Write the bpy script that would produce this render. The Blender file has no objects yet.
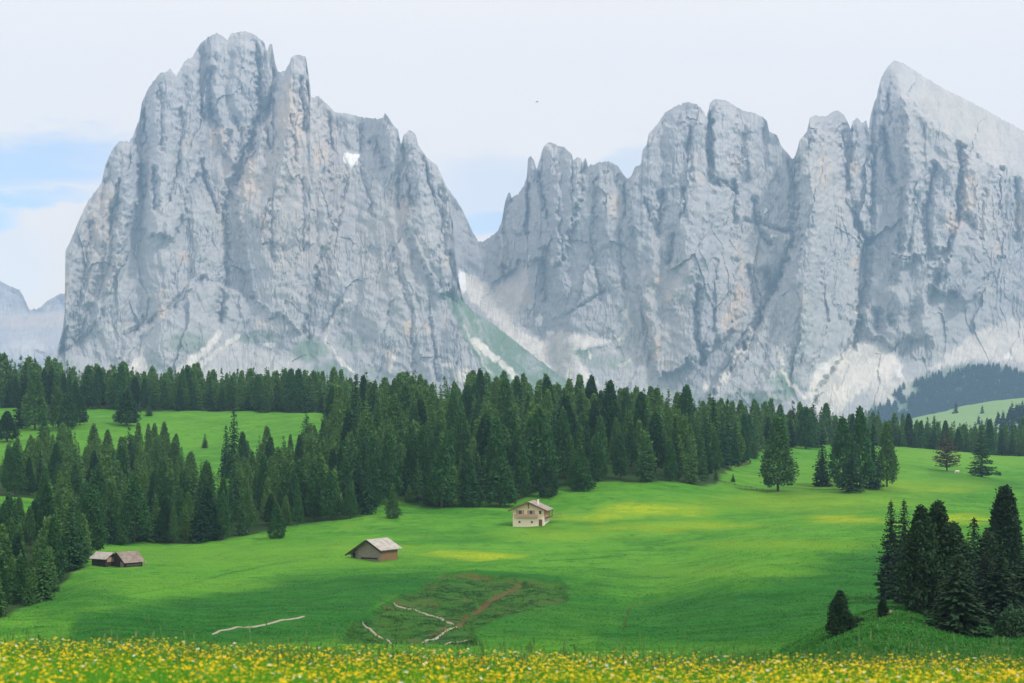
import bpy, bmesh, math, random
import numpy as np

random.seed(7)
rng = np.random.default_rng(7)
C = bpy.context.scene.collection
sc = bpy.context.scene
F = 1576.0          # focal length in pixels
HZ = 430.0          # row of the true horizon
R = math.radians


def wpt(px, py, d):
    """point at depth d (metres along +Y) whose bearing and height are read from the photograph"""
    return ((px - 512.0) / F * d, d, (HZ - py) / F * d)


# ------------------------------------------------------------------ noise
def _hash(ix, iy, seed):
    h = (ix.astype(np.int64) * 374761393 + iy.astype(np.int64) * 668265263 + seed * 974634777) & 0xFFFFFFFF
    h = ((h ^ (h >> 13)) * 1274126177) & 0xFFFFFFFF
    return (h ^ (h >> 16)) & 0xFFFFFFFF


def pnoise(x, y, seed=0):
    ix = np.floor(x); iy = np.floor(y)
    fx = x - ix; fy = y - iy
    u = fx * fx * fx * (fx * (fx * 6 - 15) + 10); v = fy * fy * fy * (fy * (fy * 6 - 15) + 10)

    def g(a, b, dx, dy):
        ang = _hash(a, b, seed) * (2 * math.pi / 4294967296.0)
        return np.cos(ang) * dx + np.sin(ang) * dy
    n00 = g(ix, iy, fx, fy); n10 = g(ix + 1, iy, fx - 1, fy)
    n01 = g(ix, iy + 1, fx, fy - 1); n11 = g(ix + 1, iy + 1, fx - 1, fy - 1)
    a = n00 + u * (n10 - n00); b = n01 + u * (n11 - n01)
    return (a + v * (b - a)) * 1.5


def fbm(x, y, seed=0, octv=4, gain=0.5):
    s = 0; a = 1.0
    for o in range(octv):
        s = s + a * pnoise(x * 2 ** o, y * 2 ** o, seed + o * 17); a *= gain
    return s


def smooth(e0, e1, x):
    t = np.clip((x - e0) / (e1 - e0), 0, 1)
    return t * t * (3 - 2 * t)


# ------------------------------------------------------------------ mesh / object helpers
def mesh_np(name, co, quads=None, tris=None, mat=None, smooth_sh=False, attrs=None):
    me = bpy.data.meshes.new(name)
    co = np.asarray(co, np.float32)
    me.vertices.add(len(co)); me.vertices.foreach_set('co', co.ravel())
    nq = 0 if quads is None else len(quads); nt = 0 if tris is None else len(tris)
    loops = []
    if nq: loops.append(np.asarray(quads, np.int32).ravel())
    if nt: loops.append(np.asarray(tris, np.int32).ravel())
    loops = np.concatenate(loops)
    me.loops.add(len(loops)); me.loops.foreach_set('vertex_index', loops)
    me.polygons.add(nq + nt)
    st = np.concatenate([np.arange(nq) * 4, nq * 4 + np.arange(nt) * 3]).astype(np.int32)
    me.polygons.foreach_set('loop_start', st)
    me.polygons.foreach_set('use_smooth', np.full(nq + nt, smooth_sh, bool))
    me.update(calc_edges=True)
    if attrs:
        for k, v in attrs.items():
            at = me.attributes.new(k, 'FLOAT', 'POINT')
            at.data.foreach_set('value', np.asarray(v, np.float32).ravel())
    if mat: me.materials.append(mat)
    return me


def link(name, me, parent=None, loc=None):
    o = bpy.data.objects.new(name, me); C.objects.link(o)
    if parent: o.parent = parent
    if loc is not None: o.location = loc
    return o


def grid_quads(nr, nc):
    i = np.arange((nr - 1) * (nc - 1)); r = i // (nc - 1); c = i % (nc - 1)
    a = r * nc + c
    return np.stack([a, a + 1, a + nc + 1, a + nc], 1)


def thing(name, label, cat, loc, rz=0, group=None):
    o = bpy.data.objects.new(name, None); C.objects.link(o)
    o.empty_display_size = 0.5
    o.location = loc; o.rotation_euler = (0, 0, rz)
    o['label'] = label; o['category'] = cat; o['kind'] = 'thing'
    if group: o['group'] = group
    return o


class MB:
    """collects boxes / prisms / tubes, links them as one mesh object"""
    def __init__(s): s.v = []; s.f = []

    def add(s, vs, fs):
        n = len(s.v); s.v += [tuple(p) for p in vs]; s.f += [tuple(i + n for i in f) for f in fs]; return s

    def box(s, x0, x1, y0, y1, z0, z1):
        vs = [(x, y, z) for z in (z0, z1) for y in (y0, y1) for x in (x0, x1)]
        return s.add(vs, [(0, 2, 3, 1), (4, 5, 7, 6), (0, 1, 5, 4), (2, 6, 7, 3), (0, 4, 6, 2), (1, 3, 7, 5)])

    def prism(s, prof, y0, y1):
        """profile in x,z extruded along y"""
        n = len(prof)
        vs = [(x, y0, z) for x, z in prof] + [(x, y1, z) for x, z in prof]
        fs = [tuple(range(n)), tuple(range(2 * n - 1, n - 1, -1))]
        for i in range(n):
            j = (i + 1) % n
            fs.append((j, i, i + n, j + n))
        return s.add(vs, fs)

    def tube(s, p, q, r0, r1, n=7):
        p = np.array(p, float); q = np.array(q, float); d = q - p; d /= np.linalg.norm(d)
        a = np.cross(d, (0, 0, 1)) if abs(d[2]) < .9 else np.cross(d, (1, 0, 0)); a /= np.linalg.norm(a); b = np.cross(d, a)
        vs = [tuple(p + r0 * (math.cos(t) * a + math.sin(t) * b)) for t in np.arange(n) * 2 * math.pi / n]
        vs += [tuple(q + r1 * (math.cos(t) * a + math.sin(t) * b)) for t in np.arange(n) * 2 * math.pi / n]
        fs = [(i, (i + 1) % n, n + (i + 1) % n, n + i) for i in range(n)] + [tuple(range(n - 1, -1, -1)), tuple(range(n, 2 * n))]
        return s.add(vs, fs)

    def mesh(s, name, mat):
        me = bpy.data.meshes.new(name); me.from_pydata(s.v, [], s.f)
        bm = bmesh.new(); bm.from_mesh(me); bmesh.ops.recalc_face_normals(bm, faces=bm.faces); bm.to_mesh(me); bm.free()
        me.materials.append(mat); return me

    def build(s, name, mat, parent=None):
        return link(name, s.mesh(name, mat), parent)


# ------------------------------------------------------------------ materials
class NT:
    def __init__(s, name, world=False):
        if world:
            s.m = bpy.data.worlds.new(name)
        else:
            s.m = bpy.data.materials.new(name)
        s.m.use_nodes = True
        s.t = s.m.node_tree; s.t.nodes.clear()

    def n(s, typ, **kw):
        nd = s.t.nodes.new(typ)
        for k, v in kw.items():
            if k.startswith('i_'):
                nd.inputs[k[2:].replace('_', ' ')].default_value = v
            else:
                setattr(nd, k, v)
        return nd

    def l(s, a, b): s.t.links.new(a, b)

    def val(s, x, sock):
        if hasattr(x, 'is_output'): s.l(x, sock)
        else: sock.default_value = x

    def math(s, op, a, b=0.0, c=None, clamp=False):
        nd = s.n('ShaderNodeMath', operation=op, use_clamp=clamp)
        s.val(a, nd.inputs[0]); s.val(b, nd.inputs[1])
        if c is not None: s.val(c, nd.inputs[2])
        return nd.outputs[0]

    def mix(s, fac, a, b, blend='MIX'):
        nd = s.n('ShaderNodeMix', data_type='RGBA', blend_type=blend)
        s.val(fac, nd.inputs[0])
        for v, k in ((a, 6), (b, 7)):
            if hasattr(v, 'is_output'): s.l(v, nd.inputs[k])
            else: nd.inputs[k].default_value = (*v, 1)
        return nd.outputs[2]

    def noise(s, vec, scale, detail=4, rough=0.55, dist=0.0):
        nd = s.n('ShaderNodeTexNoise'); nd.inputs['Scale'].default_value = scale
        nd.inputs['Detail'].default_value = detail; nd.inputs['Roughness'].default_value = rough
        nd.inputs['Distortion'].default_value = dist
        if vec is not None: s.l(vec, nd.inputs['Vector'])
        return nd.outputs['Fac']

    def ramp(s, fac, p0, p1):
        nd = s.n('ShaderNodeMapRange', clamp=True, interpolation_type='SMOOTHSTEP')
        s.l(fac, nd.inputs[0]); nd.inputs[1].default_value = p0; nd.inputs[2].default_value = p1
        return nd.outputs[0]

    def mapping(s, vec, scale=(1, 1, 1), rot=(0, 0, 0)):
        nd = s.n('ShaderNodeMapping'); s.l(vec, nd.inputs['Vector'])
        nd.inputs['Scale'].default_value = scale; nd.inputs['Rotation'].default_value = rot
        return nd.outputs[0]

    def obj(s): return s.n('ShaderNodeTexCoord').outputs['Object']
    def pos(s): return s.n('ShaderNodeNewGeometry').outputs['Position']
    def attr(s, name): return s.n('ShaderNodeAttribute', attribute_name=name).outputs['Fac']
    def rnd(s): return s.n('ShaderNodeObjectInfo').outputs['Random']

    def out(s, col, rough=0.9, bump=None, bstr=0.3, bdist=0.1, spec=0.2, trans=None):
        b = s.n('ShaderNodeBsdfPrincipled')
        if hasattr(col, 'is_output'): s.l(col, b.inputs['Base Color'])
        else: b.inputs['Base Color'].default_value = (*col, 1)
        s.val(rough, b.inputs['Roughness']); b.inputs['Specular IOR Level'].default_value = spec
        if bump is not None:
            bp = s.n('ShaderNodeBump'); bp.inputs['Strength'].default_value = bstr; bp.inputs['Distance'].default_value = bdist
            s.l(bump, bp.inputs['Height']); s.l(bp.outputs[0], b.inputs['Normal'])
        o = s.n('ShaderNodeOutputMaterial')
        sh = b.outputs[0]
        if trans is not None:
            tr = s.n('ShaderNodeBsdfTranslucent')
            if hasattr(col, 'is_output'): s.l(col, tr.inputs[0])
            else: tr.inputs[0].default_value = (*col, 1)
            mx = s.n('ShaderNodeMixShader'); mx.inputs[0].default_value = trans
            s.l(sh, mx.inputs[1]); s.l(tr.outputs[0], mx.inputs[2]); sh = mx.outputs[0]
        s.l(sh, o.inputs['Surface'])
        return s.m


def mat_foliage(name, a, b, c, scale=0.8):
    t = NT(name)
    n1 = t.noise(t.obj(), scale, 3)
    col = t.mix(t.ramp(n1, .35, .65), a, b)
    rn = t.rnd()
    col = t.mix(t.ramp(rn, .0, .5), tuple(x * .62 for x in a), col)
    col = t.mix(t.ramp(rn, .55, .95), col, c)
    col = t.mix(t.ramp(rn, .93, .97), col, (c[0] * 1.3, c[1] * 1.2, c[2] * 1.1))
    return t.out(col, 0.75, spec=0.15, trans=0.06)


M = {}
M['spruce'] = mat_foliage('spruce_needles', (.018, .078, .027), (.033, .122, .034), (.052, .145, .036))
M['pine'] = mat_foliage('pine_needles', (.025, .096, .030), (.044, .138, .034), (.064, .160, .038))
M['near'] = mat_foliage('near_needles', (.018, .050, .024), (.032, .080, .032), (.024, .062, .026))
M['larch'] = mat_foliage('dry_needles', (.125, .098, .060), (.095, .095, .050), (.125, .10, .060))
M['bush'] = mat_foliage('bush_leaves', (.05, .13, .06), (.075, .17, .075), (.06, .15, .06), 2)
M['farwood'] = mat_foliage('hazed_far_needles', (.010, .045, .050), (.018, .07, .066), (.015, .06, .058), 0.02)  # some haze blue is put into the needle colour
t = NT('bark'); n = t.noise(t.mapping(t.obj(), (6, 6, 1)), 1.5)
M['bark'] = t.out(t.mix(n, (.05, .035, .025), (.13, .10, .075)), .95, n, .6, .03)


def wood(name, a, b, along='x', pl=6.0):
    t = NT(name); o = t.obj()
    stretch = {'x': (0.6, 5, 5), 'z': (6, 6, .5)}[along]
    n1 = t.noise(t.mapping(o, stretch), 1.6, 6, .6)
    n2 = t.noise(o, .7, 3)
    col = t.mix(t.ramp(n1, .3, .7), a, b)
    col = t.mix(t.math('MULTIPLY', n2, .5), col, tuple(x * .55 for x in a))
    w = t.n('ShaderNodeTexWave', wave_type='BANDS', bands_direction='Z' if along == 'x' else 'X', wave_profile='SAW')
    w.inputs['Scale'].default_value = pl / 6.28 * 1.0; w.inputs['Distortion'].default_value = 0.3
    t.l(o, w.inputs['Vector'])
    gap = t.ramp(w.outputs['Fac'], .0, .16)
    col = t.mix(gap, tuple(x * .35 for x in a), col)
    return t.out(col, .9, w.outputs['Fac'], .5, .05)


M['log_grey'] = wood('grey_logs', (.22, .205, .18), (.35, .33, .295), 'x', 8)
M['log_brown'] = wood('brown_logs', (.20, .12, .065), (.33, .20, .11), 'x', 8)
M['log_dark'] = wood('dark_logs', (.035, .03, .028), (.07, .055, .045), 'x', 8)
M['board_dark'] = wood('dark_boards', (.03, .027, .026), (.06, .05, .045), 'z', 20)
M['board_grey'] = wood('grey_boards', (.25, .24, .22), (.36, .34, .31), 'z', 20)
M['board_honey'] = wood('honey_boards', (.44, .27, .15), (.55, .36, .2), 'z', 22)
M['board_red'] = wood('reddish_boards', (.46, .30, .21), (.56, .38, .28), 'z', 20)
M['rail'] = wood('fence_wood', (.22, .19, .15), (.33, .29, .24), 'x', 4)
M['rail_brown'] = wood('brown_fence_wood', (.14, .09, .06), (.22, .15, .10), 'x', 4)


def shingle(name, a, b):
    t = NT(name); o = t.obj()
    br = t.n('ShaderNodeTexBrick'); t.l(t.mapping(o, (1, 1, 1), (0, 0, R(90))), br.inputs['Vector'])
    br.inputs['Scale'].default_value = 3.2
    br.inputs['Color1'].default_value = (*a, 1); br.inputs['Color2'].default_value = (*b, 1)
    br.inputs['Mortar'].default_value = (*[x * .45 for x in a], 1); br.inputs['Mortar Size'].default_value = .02
    n1 = t.noise(o, .9, 5)
    col = t.mix(t.ramp(n1, .3, .75), br.outputs['Color'], tuple(x * .62 for x in a))
    return t.out(col, .9, br.outputs['Fac'], -.4, .03)


M['roof_pale'] = shingle('pale_shingles', (.44, .42, .395), (.55, .53, .50))
M['roof_old'] = shingle('weathered_shingles', (.24, .20, .17), (.36, .31, .27))
M['roof_chalet'] = shingle('chalet_shingles', (.34, .29, .27), (.46, .40, .38))
t = NT('plaster'); n1 = t.noise(t.obj(), 1.3, 5)
M['plaster'] = t.out(t.mix(n1, (.78, .68, .61), (.86, .77, .70)), .9, n1, .2, .02)
t = NT('pink_plaster'); n1 = t.noise(t.obj(), 1.1, 5)
M['plaster_warm'] = t.out(t.mix(n1, (.76, .61, .50), (.85, .72, .62)), .9, n1, .2, .02)
t = NT('window_glass'); M['glass'] = t.out((.09, .085, .085), .25, spec=.4)
t = NT('shutter_paint'); M['shutter'] = t.out(t.mix(t.noise(t.obj(), 3), (.40, .27, .20), (.48, .34, .26)), .7)
t = NT('beam_wood'); M['beam'] = t.out(t.mix(t.noise(t.obj(), 2), (.10, .055, .035), (.17, .10, .065)), .8)
t = NT('white_paint'); M['white'] = t.out(t.mix(t.noise(t.obj(), 2), (.72, .70, .68), (.82, .81, .79)), .8)
t = NT('cow_hide'); M['cow'] = t.out(t.mix(t.noise(t.obj(), 2), (.70, .67, .63), (.80, .78, .75)), .85)
t = NT('dark_feather'); M['bird'] = t.out((.03, .03, .035), .7)
t = NT('yellow_petals'); M['petal'] = t.out(t.mix(t.rnd(), (.90, .62, .008), (.92, .72, .015)), .6, spec=.2, trans=.38)
t = NT('yellow_petals_mass')
M['petal2'] = t.out(t.mix(t.ramp(t.noise(t.pos(), 3, 3), .35, .65), (.90, .57, .008), (.92, .72, .015)), .6, spec=.2, trans=.38)
t = NT('white_petals'); M['petal_w'] = t.out((.78, .74, .68), .7, trans=.2)
t = NT('grass_blades'); p = t.pos()
col = t.mix(t.ramp(t.noise(p, 1.1, 4), .35, .65), (.075, .30, .018), (.13, .42, .026))
col = t.mix(t.ramp(t.noise(p, 40, 2), .5, .8), col, (.16, .30, .06))
M['blade'] = t.out(col, .6, spec=.25, trans=.3)
t = NT('tall_stems'); p = t.pos()
M['stem'] = t.out(t.mix(t.ramp(t.noise(p, 9, 2), .4, .62), (.045, .15, .03), (.15, .25, .085)), .7, trans=.3)
t = NT('soil'); n1 = t.noise(t.pos(), .5, 6, .65)
M['soil'] = t.out(t.mix(n1, (.20, .135, .085), (.33, .24, .165)), .95, n1, .6, .1)
t = NT('pale_gravel'); n1 = t.noise(t.pos(), .9, 6, .65)
M['pale_path'] = t.out(t.mix(n1, (.22, .21, .15), (.36, .34, .27)), .95, n1, .6, .1)

# meadow -----------------------------------------------------------
t = NT('meadow'); p = t.pos()
big = t.noise(t.mapping(p, (1, .8, 1)), .022, 4)
mid = t.noise(t.mapping(p, (.55, 1.0, 1), (0, 0, R(12))), .11, 5, .6)
mow = t.noise(t.mapping(p, (.35, 1.0, 1), (0, 0, R(14))), .30, 6, .72)
fine = t.noise(p, 1.7, 5, .7)
col = t.mix(t.ramp(big, .35, .65), (.050, .215, .016), (.085, .280, .020))
col = t.mix(t.ramp(mid, .40, .68), col, (.105, .300, .028))
col = t.mix(t.math('MULTIPLY', t.ramp(mow, .52, .72), .55), col, (.026, .155, .014))
col = t.mix(t.math('MULTIPLY', t.ramp(mow, .48, .28), .45), col, (.125, .315, .028))
col = t.mix(t.math('MULTIPLY', t.ramp(fine, .5, .75), .4), col, (.03, .15, .014))
tus = t.noise(t.mapping(p, (.75, 1, 1)), .26, 7, .72, .6)
col = t.mix(t.math('MULTIPLY', t.ramp(tus, .50, .66), .65), col, (.022, .115, .018))
col = t.mix(t.math('MULTIPLY', t.ramp(tus, .46, .32), .5), col, (.135, .30, .05))
n5 = t.noise(t.mapping(p, (.8, 1, 1)), .045, 8, .74, .5)
col = t.mix(t.math('MULTIPLY', t.ramp(n5, .50, .64), .55), col, (.035, .160, .018))
col = t.mix(t.math('MULTIPLY', t.ramp(n5, .46, .34), .45), col, (.15, .305, .035))
lush_shade = t.attr('lush_shade')
col = t.mix(t.math('MULTIPLY', lush_shade, .85), col, t.mix(t.ramp(mow, .35, .65), (.018, .140, .016), (.006, .080, .012)))  # darker green: lush grass, and shade painted into the grass colour
dry_haze = t.attr('dry_haze')
col = t.mix(t.math('MULTIPLY', dry_haze, .8), col, t.mix(t.attr('haze_pale'), t.mix(mid, (.155, .325, .032), (.105, .285, .024)), t.mix(tus, (.26, .37, .20), (.20, .33, .17))))  # dry grass nearby; far off, a paler green with haze painted in
fl = t.attr('flower')
fln = t.ramp(t.math('ADD', t.math('MULTIPLY', tus, .6), t.math('MULTIPLY', fine, .4)), .34, .60)
col = t.mix(t.math('MULTIPLY', fl, fln), col, (.34, .43, .012))
heath = t.attr('heath')
hn = t.noise(t.mapping(p, (.45, 1, 1), (0, 0, R(-8))), .33, 5, .65)
hcol = t.mix(t.ramp(hn, .50, .70), (.038, .125, .020), (.11, .085, .04))
hcol = t.mix(t.ramp(tus, .46, .58), hcol, (.010, .045, .010))
col = t.mix(heath, col, hcol)
col = t.mix(t.attr('scar'), col, t.mix(fine, (.055, .045, .022), (.21, .115, .06)))
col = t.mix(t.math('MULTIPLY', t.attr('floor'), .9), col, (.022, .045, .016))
M['meadow'] = t.out(col, .9, t.math('ADD', fine, t.math('ADD', t.math('MULTIPLY', mow, .8), t.math('MULTIPLY', tus, 2.2))), .7, .55, spec=.1)

# rock ---------------------------------------------------------------
t = NT('dolomite_rock'); p = t.pos()
sv = t.mapping(p, (1, .5, .22))
n1 = t.noise(sv, .006, 6, .62)
n2 = t.noise(sv, .035, 6, .68, .4)
n3 = t.noise(t.mapping(p, (1, 1, 2.2)), .016, 5, .65)
col = t.mix(t.ramp(n1, .32, .68), (.355, .352, .372), (.445, .435, .43))
col = t.mix(t.math('MULTIPLY', t.ramp(n2, .50, .70), .4), col, (.28, .29, .32))
col = t.mix(t.math('MULTIPLY', t.ramp(n3, .52, .74), .45), col, (.53, .515, .49))
n4 = t.noise(t.mapping(p, (1, .6, .35)), .11, 5, .75)
col = t.mix(t.math('MULTIPLY', t.ramp(n4, .50, .64), t.math('MULTIPLY', t.ramp(n1, .35, .65), .55)), col, (.20, .21, .24))
col = t.mix(t.math('MULTIPLY', t.ramp(n4, .46, .34), .4), col, (.58, .565, .55))
n5 = t.noise(t.mapping(p, (.12, .12, 3.0), (R(4), R(6), 0)), .018, 5, .6, .5)
col = t.mix(t.math('MULTIPLY', t.ramp(n5, .50, .62), .28), col, (.24, .25, .28))
och = t.attr('ochre')
col = t.mix(t.math('MULTIPLY', och, t.ramp(n2, .72, .40)), col, (.57, .46, .365))
gr = t.attr('grass')
col = t.mix(t.math('MULTIPLY', gr, t.ramp(n2, .75, .45)), col, t.mix(n1, (.075, .155, .075), (.12, .20, .10)))
scr = t.attr('scree')
col = t.mix(t.math('MULTIPLY', scr, t.ramp(n3, .95, .45)), col, t.mix(t.ramp(n2, .38, .62), (.76, .71, .645), (.56, .53, .49)))
col = t.mix(t.attr('snow'), col, (.86, .86, .86))
bh = t.math('ADD', n2, t.math('MULTIPLY', t.noise(sv, .11, 5, .7), .45))
M['rock'] = t.out(col, .95, bh, .4, 6.0, spec=.1)

# ------------------------------------------------------------------ camera
cam = bpy.data.cameras.new('camera'); cam.sensor_width = 36; cam.lens = F / 1024 * 36
cam.shift_y = (HZ - 341.5) / 1024
cam.clip_start = .1; cam.clip_end = 30000
cam.dof.use_dof = True; cam.dof.focus_distance = 420; cam.dof.aperture_fstop = 3.2
co = bpy.data.objects.new('camera', cam); C.objects.link(co); co.rotation_euler = (R(90), 0, 0); sc.camera = co

# ------------------------------------------------------------------ terrain
PXC = [-250, 0, 100, 200, 300, 384, 512, 640, 768, 830, 896, 960, 1024, 1274]
# rows of (depth, photo row) for the ground along each bearing, beyond the foreground crest
prof = {
    0: [(150, 700), (190, 660), (230, 627), (262, 611), (300, 612), (330, 602), (360, 588), (400, 560), (450, 532), (500, 508), (560, 484), (620, 464), (700, 444), (800, 424), (860, 411), (950, 403), (1050, 402), (1300, 430)],
    100: [(150, 695), (190, 652), (230, 623), (270, 599), (320, 579), (360, 568), (400, 556), (450, 540), (500, 517), (560, 494), (620, 472), (680, 452), (750, 430), (850, 412), (950, 404), (1050, 404), (1300, 430)],
    200: [(150, 692), (190, 655), (230, 631), (270, 608), (320, 583), (360, 570), (400, 556), (450, 543), (500, 523), (560, 500), (620, 482), (690, 459), (760, 436), (850, 413), (950, 405), (1050, 405), (1300, 430)],
    300: [(150, 690), (190, 655), (230, 632), (270, 606), (320, 580), (360, 563), (400, 548), (450, 533), (500, 514), (560, 492), (620, 470), (700, 442), (780, 421), (850, 412), (950, 404), (1050, 405), (1300, 430)],
    384: [(150, 690), (190, 658), (230, 634), (270, 606), (310, 579), (360, 560), (400, 545), (450, 526), (490, 511), (560, 480), (620, 455), (700, 430), (780, 421), (880, 415), (1000, 420), (1300, 436)],
    512: [(150, 690), (190, 660), (230, 634), (270, 606), (315, 576), (360, 560), (400, 545), (456, 525), (500, 508), (560, 476), (640, 446), (720, 428), (780, 421), (880, 422), (1000, 428), (1300, 445)],
    640: [(150, 690), (190, 660), (230, 634), (270, 610), (305, 588), (330, 575), (360, 562), (400, 546), (450, 524), (500, 502), (545, 484), (600, 462), (700, 437), (780, 428), (880, 432), (1000, 444), (1300, 455)],
    768: [(80, 720), (110, 690), (150, 665), (190, 647), (230, 628), (260, 600), (285, 572), (310, 561), (360, 546), (400, 534), (450, 520), (500, 508), (560, 493), (640, 476), (720, 463), (800, 450), (900, 441), (980, 438), (1200, 455), (1400, 470)],
    830: [(80, 710), (110, 675), (140, 645), (160, 628), (180, 632), (230, 622), (265, 592), (290, 565), (320, 551), (360, 539), (400, 529), (450, 517), (500, 506), (560, 493), (640, 477), (720, 465), (800, 453), (900, 446), (980, 444), (1200, 462), (1400, 478)],
    896: [(80, 700), (100, 668), (130, 633), (150, 616), (168, 606), (200, 622), (260, 596), (300, 560), (340, 541), (400, 526), (450, 515), (500, 506), (560, 496), (640, 481), (720, 468), (800, 458), (900, 450), (980, 447), (1200, 470), (1400, 485)],
    960: [(80, 700), (100, 674), (130, 644), (150, 630), (170, 617), (200, 616), (260, 595), (300, 560), (340, 541), (400, 527), (450, 516), (500, 507), (560, 499), (640, 486), (720, 473), (800, 464), (900, 456), (980, 452), (1200, 475), (1400, 490)],
    1024: [(80, 710), (100, 682), (130, 652), (150, 638), (170, 624), (200, 618), (260, 596), (300, 561), (340, 542), (400, 528), (450, 517), (500, 509), (560, 502), (640, 489), (720, 479), (800, 470), (900, 462), (980, 457), (1200, 478), (1400, 490)],
}
far = {0: [(1900, 455), (3200, 440), (4900, 434)]}
for k in prof:
    if k < 830: prof[k] += [(1900, 458), (3200, 442), (4900, 432)]
    elif k == 830: prof[k] += [(1900, 460), (2300, 445), (2700, 450), (3300, 440), (4900, 430)]
prof[896] += [(1900, 450), (2200, 432), (2400, 424), (2600, 433), (3200, 432), (4900, 428)]
prof[960] += [(1900, 445), (2200, 421), (2400, 408), (2650, 415), (3200, 428), (4900, 428)]
prof[1024] += [(1900, 435), (2200, 413), (2450, 399), (2700, 405), (3200, 425), (4900, 428)]
prof[-250] = [(d, py + (8 if d < 300 else -4)) for d, py in prof[0]]
prof[1274] = [(d, py - (0 if d < 1500 else 6)) for d, py in prof[1024]]


def pchip(x, y, xi):
    x = np.array(x, float); y = np.array(y, float)
    h = np.diff(x); dl = np.diff(y) / h
    m = np.zeros_like(y)
    for i in range(1, len(x) - 1):
        if dl[i - 1] * dl[i] > 0:
            w1 = 2 * h[i] + h[i - 1]; w2 = h[i] + 2 * h[i - 1]
            m[i] = (w1 + w2) / (w1 / dl[i - 1] + w2 / dl[i])
    m[0] = dl[0]; m[-1] = dl[-1]
    k = np.clip(np.searchsorted(x, xi) - 1, 0, len(x) - 2)
    s = (xi - x[k]) / h[k]
    return ((1 + 2 * s) * (1 - s) ** 2) * y[k] + s * (1 - s) ** 2 * h[k] * m[k] + s * s * (3 - 2 * s) * y[k + 1] + s * s * (s - 1) * h[k] * m[k + 1]


gpx = np.concatenate([np.arange(-1100, -150, 12.0), np.arange(-150, 1174, 1.6), np.arange(1174, 2130, 12.0)])
gd = np.concatenate([np.arange(1.0, 22, .3), np.arange(22, 150, 3.0), np.arange(150, 600, 1.0), np.arange(600, 1100, 3.0), np.arange(1100, 4930, 28.0)])


def fore_z(px):
    """heights of the flower meadow under the camera: flat, then rolling over its crest"""
    cr = np.interp(px, [-300, 0, 300, 512, 768, 1024, 1300], [2.38, 2.41, 2.50, 2.56, 2.60, 2.60, 2.60])
    return cr


TZ = np.zeros((len(gd), len(gpx)))
colz = []
for k in PXC:
    pr = prof[k]
    cr = float(fore_z(k))
    d = [0.5, 5, 9, 12.5, 15.5, 19, 25, 40] + [a for a, b in pr]
    z = [-1.72, -1.70, -1.78, -cr + .28, -cr, -cr - .75, -cr - 2.6, -cr - 6.6] + [(HZ - b) / F * a for a, b in pr]
    if pr[0][0] > 100:
        d.insert(8, 90); z.insert(8, -18.5)
    o = np.argsort(d)
    colz.append(pchip(np.array(d)[o], np.array(z)[o], gd))
colz = np.array(colz)      # [PXC, gd]
cpx = np.clip(gpx, -250, 1274)
for j in range(len(gd)):
    TZ[j] = pchip(PXC, colz[:, j], cpx)
GX = (gpx[None, :] - 512) / F * gd[:, None]; GY = np.repeat(gd[:, None], len(gpx), 1)
# relief: undulation, hummocks and cattle terraces, growing with distance from the camera
am = smooth(60, 220, GY)
TZ += am * (.75 * fbm(GX / 34, GY / 24, 3, 3) + .26 * fbm(GX / 11, GY / 7, 9, 2) + .10 * pnoise(GX / 9 + GY / 14, GY / 1.9, 12))
TZ += (1 - am) * .05 * fbm(GX / .8, GY / .8, 5, 3)
TZ += smooth(1200, 1900, GY) * 4 * fbm(GX / 160, GY / 160, 21, 3)
GPY = HZ - TZ / GY * F
GPX = np.repeat(gpx[None, :], len(gd), 0)


def ground_z(x, y):
    px = x / y * F + 512
    i = np.clip(np.searchsorted(gpx, px) - 1, 0, len(gpx) - 2); j = np.clip(np.searchsorted(gd, y) - 1, 0, len(gd) - 2)
    u = (px - gpx[i]) / (gpx[i + 1] - gpx[i]); v = (y - gd[j]) / (gd[j + 1] - gd[j])
    return (TZ[j, i] * (1 - u) * (1 - v) + TZ[j, i + 1] * u * (1 - v) + TZ[j + 1, i] * (1 - u) * v + TZ[j + 1, i + 1] * u * v)


def ground_d(px, py, d0=60, d1=1100):
    """depth at which the ground seen from the camera first reaches photo row py along bearing px"""
    i = int(np.clip(np.searchsorted(gpx, px), 0, len(gpx) - 1))
    k = np.where((gd >= d0) & (gd <= d1) & (GPY[:, i] <= py))[0]
    if len(k) == 0: return d1
    j = k[0]
    if j == 0: return gd[0]
    a, b = GPY[j - 1, i], GPY[j, i]
    f = 0 if a == b else np.clip((a - py) / (a - b), 0, 1)
    return gd[j - 1] + f * (gd[j] - gd[j - 1])


def at(px, py, d0=60, d1=1100):
    d = ground_d(px, py, d0, d1); x = (px - 512) / F * d
    return (x, d, float(ground_z(np.array(x), np.array(d))))


def inpoly(X, Y, poly):
    r = np.zeros(np.shape(X), bool); n = len(poly); j = n - 1
    for i in range(n):
        xi, yi = poly[i]; xj, yj = poly[j]
        c = ((yi > Y) != (yj > Y)) & (X < (xj - xi) * (Y - yi) / (yj - yi + 1e-9) + xi)
        r ^= c; j = i
    return r


def polysd(X, Y, pts):
    """distance to a polyline"""
    best = np.full(np.shape(X), 1e9)
    for (x0, y0), (x1, y1) in zip(pts[:-1], pts[1:]):
        dx, dy = x1 - x0, y1 - y0
        s = np.clip(((X - x0) * dx + (Y - y0) * dy) / (dx * dx + dy * dy + 1e-9), 0, 1)
        best = np.minimum(best, np.hypot(X - x0 - s * dx, Y - y0 - s * dy))
    return best


def softpoly(X, Y, poly, soft):
    d = polysd(X, Y, poly + [poly[0]])
    ins = inpoly(X, Y, poly)
    return smooth(-soft, soft, np.where(ins, d, -d))


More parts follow.
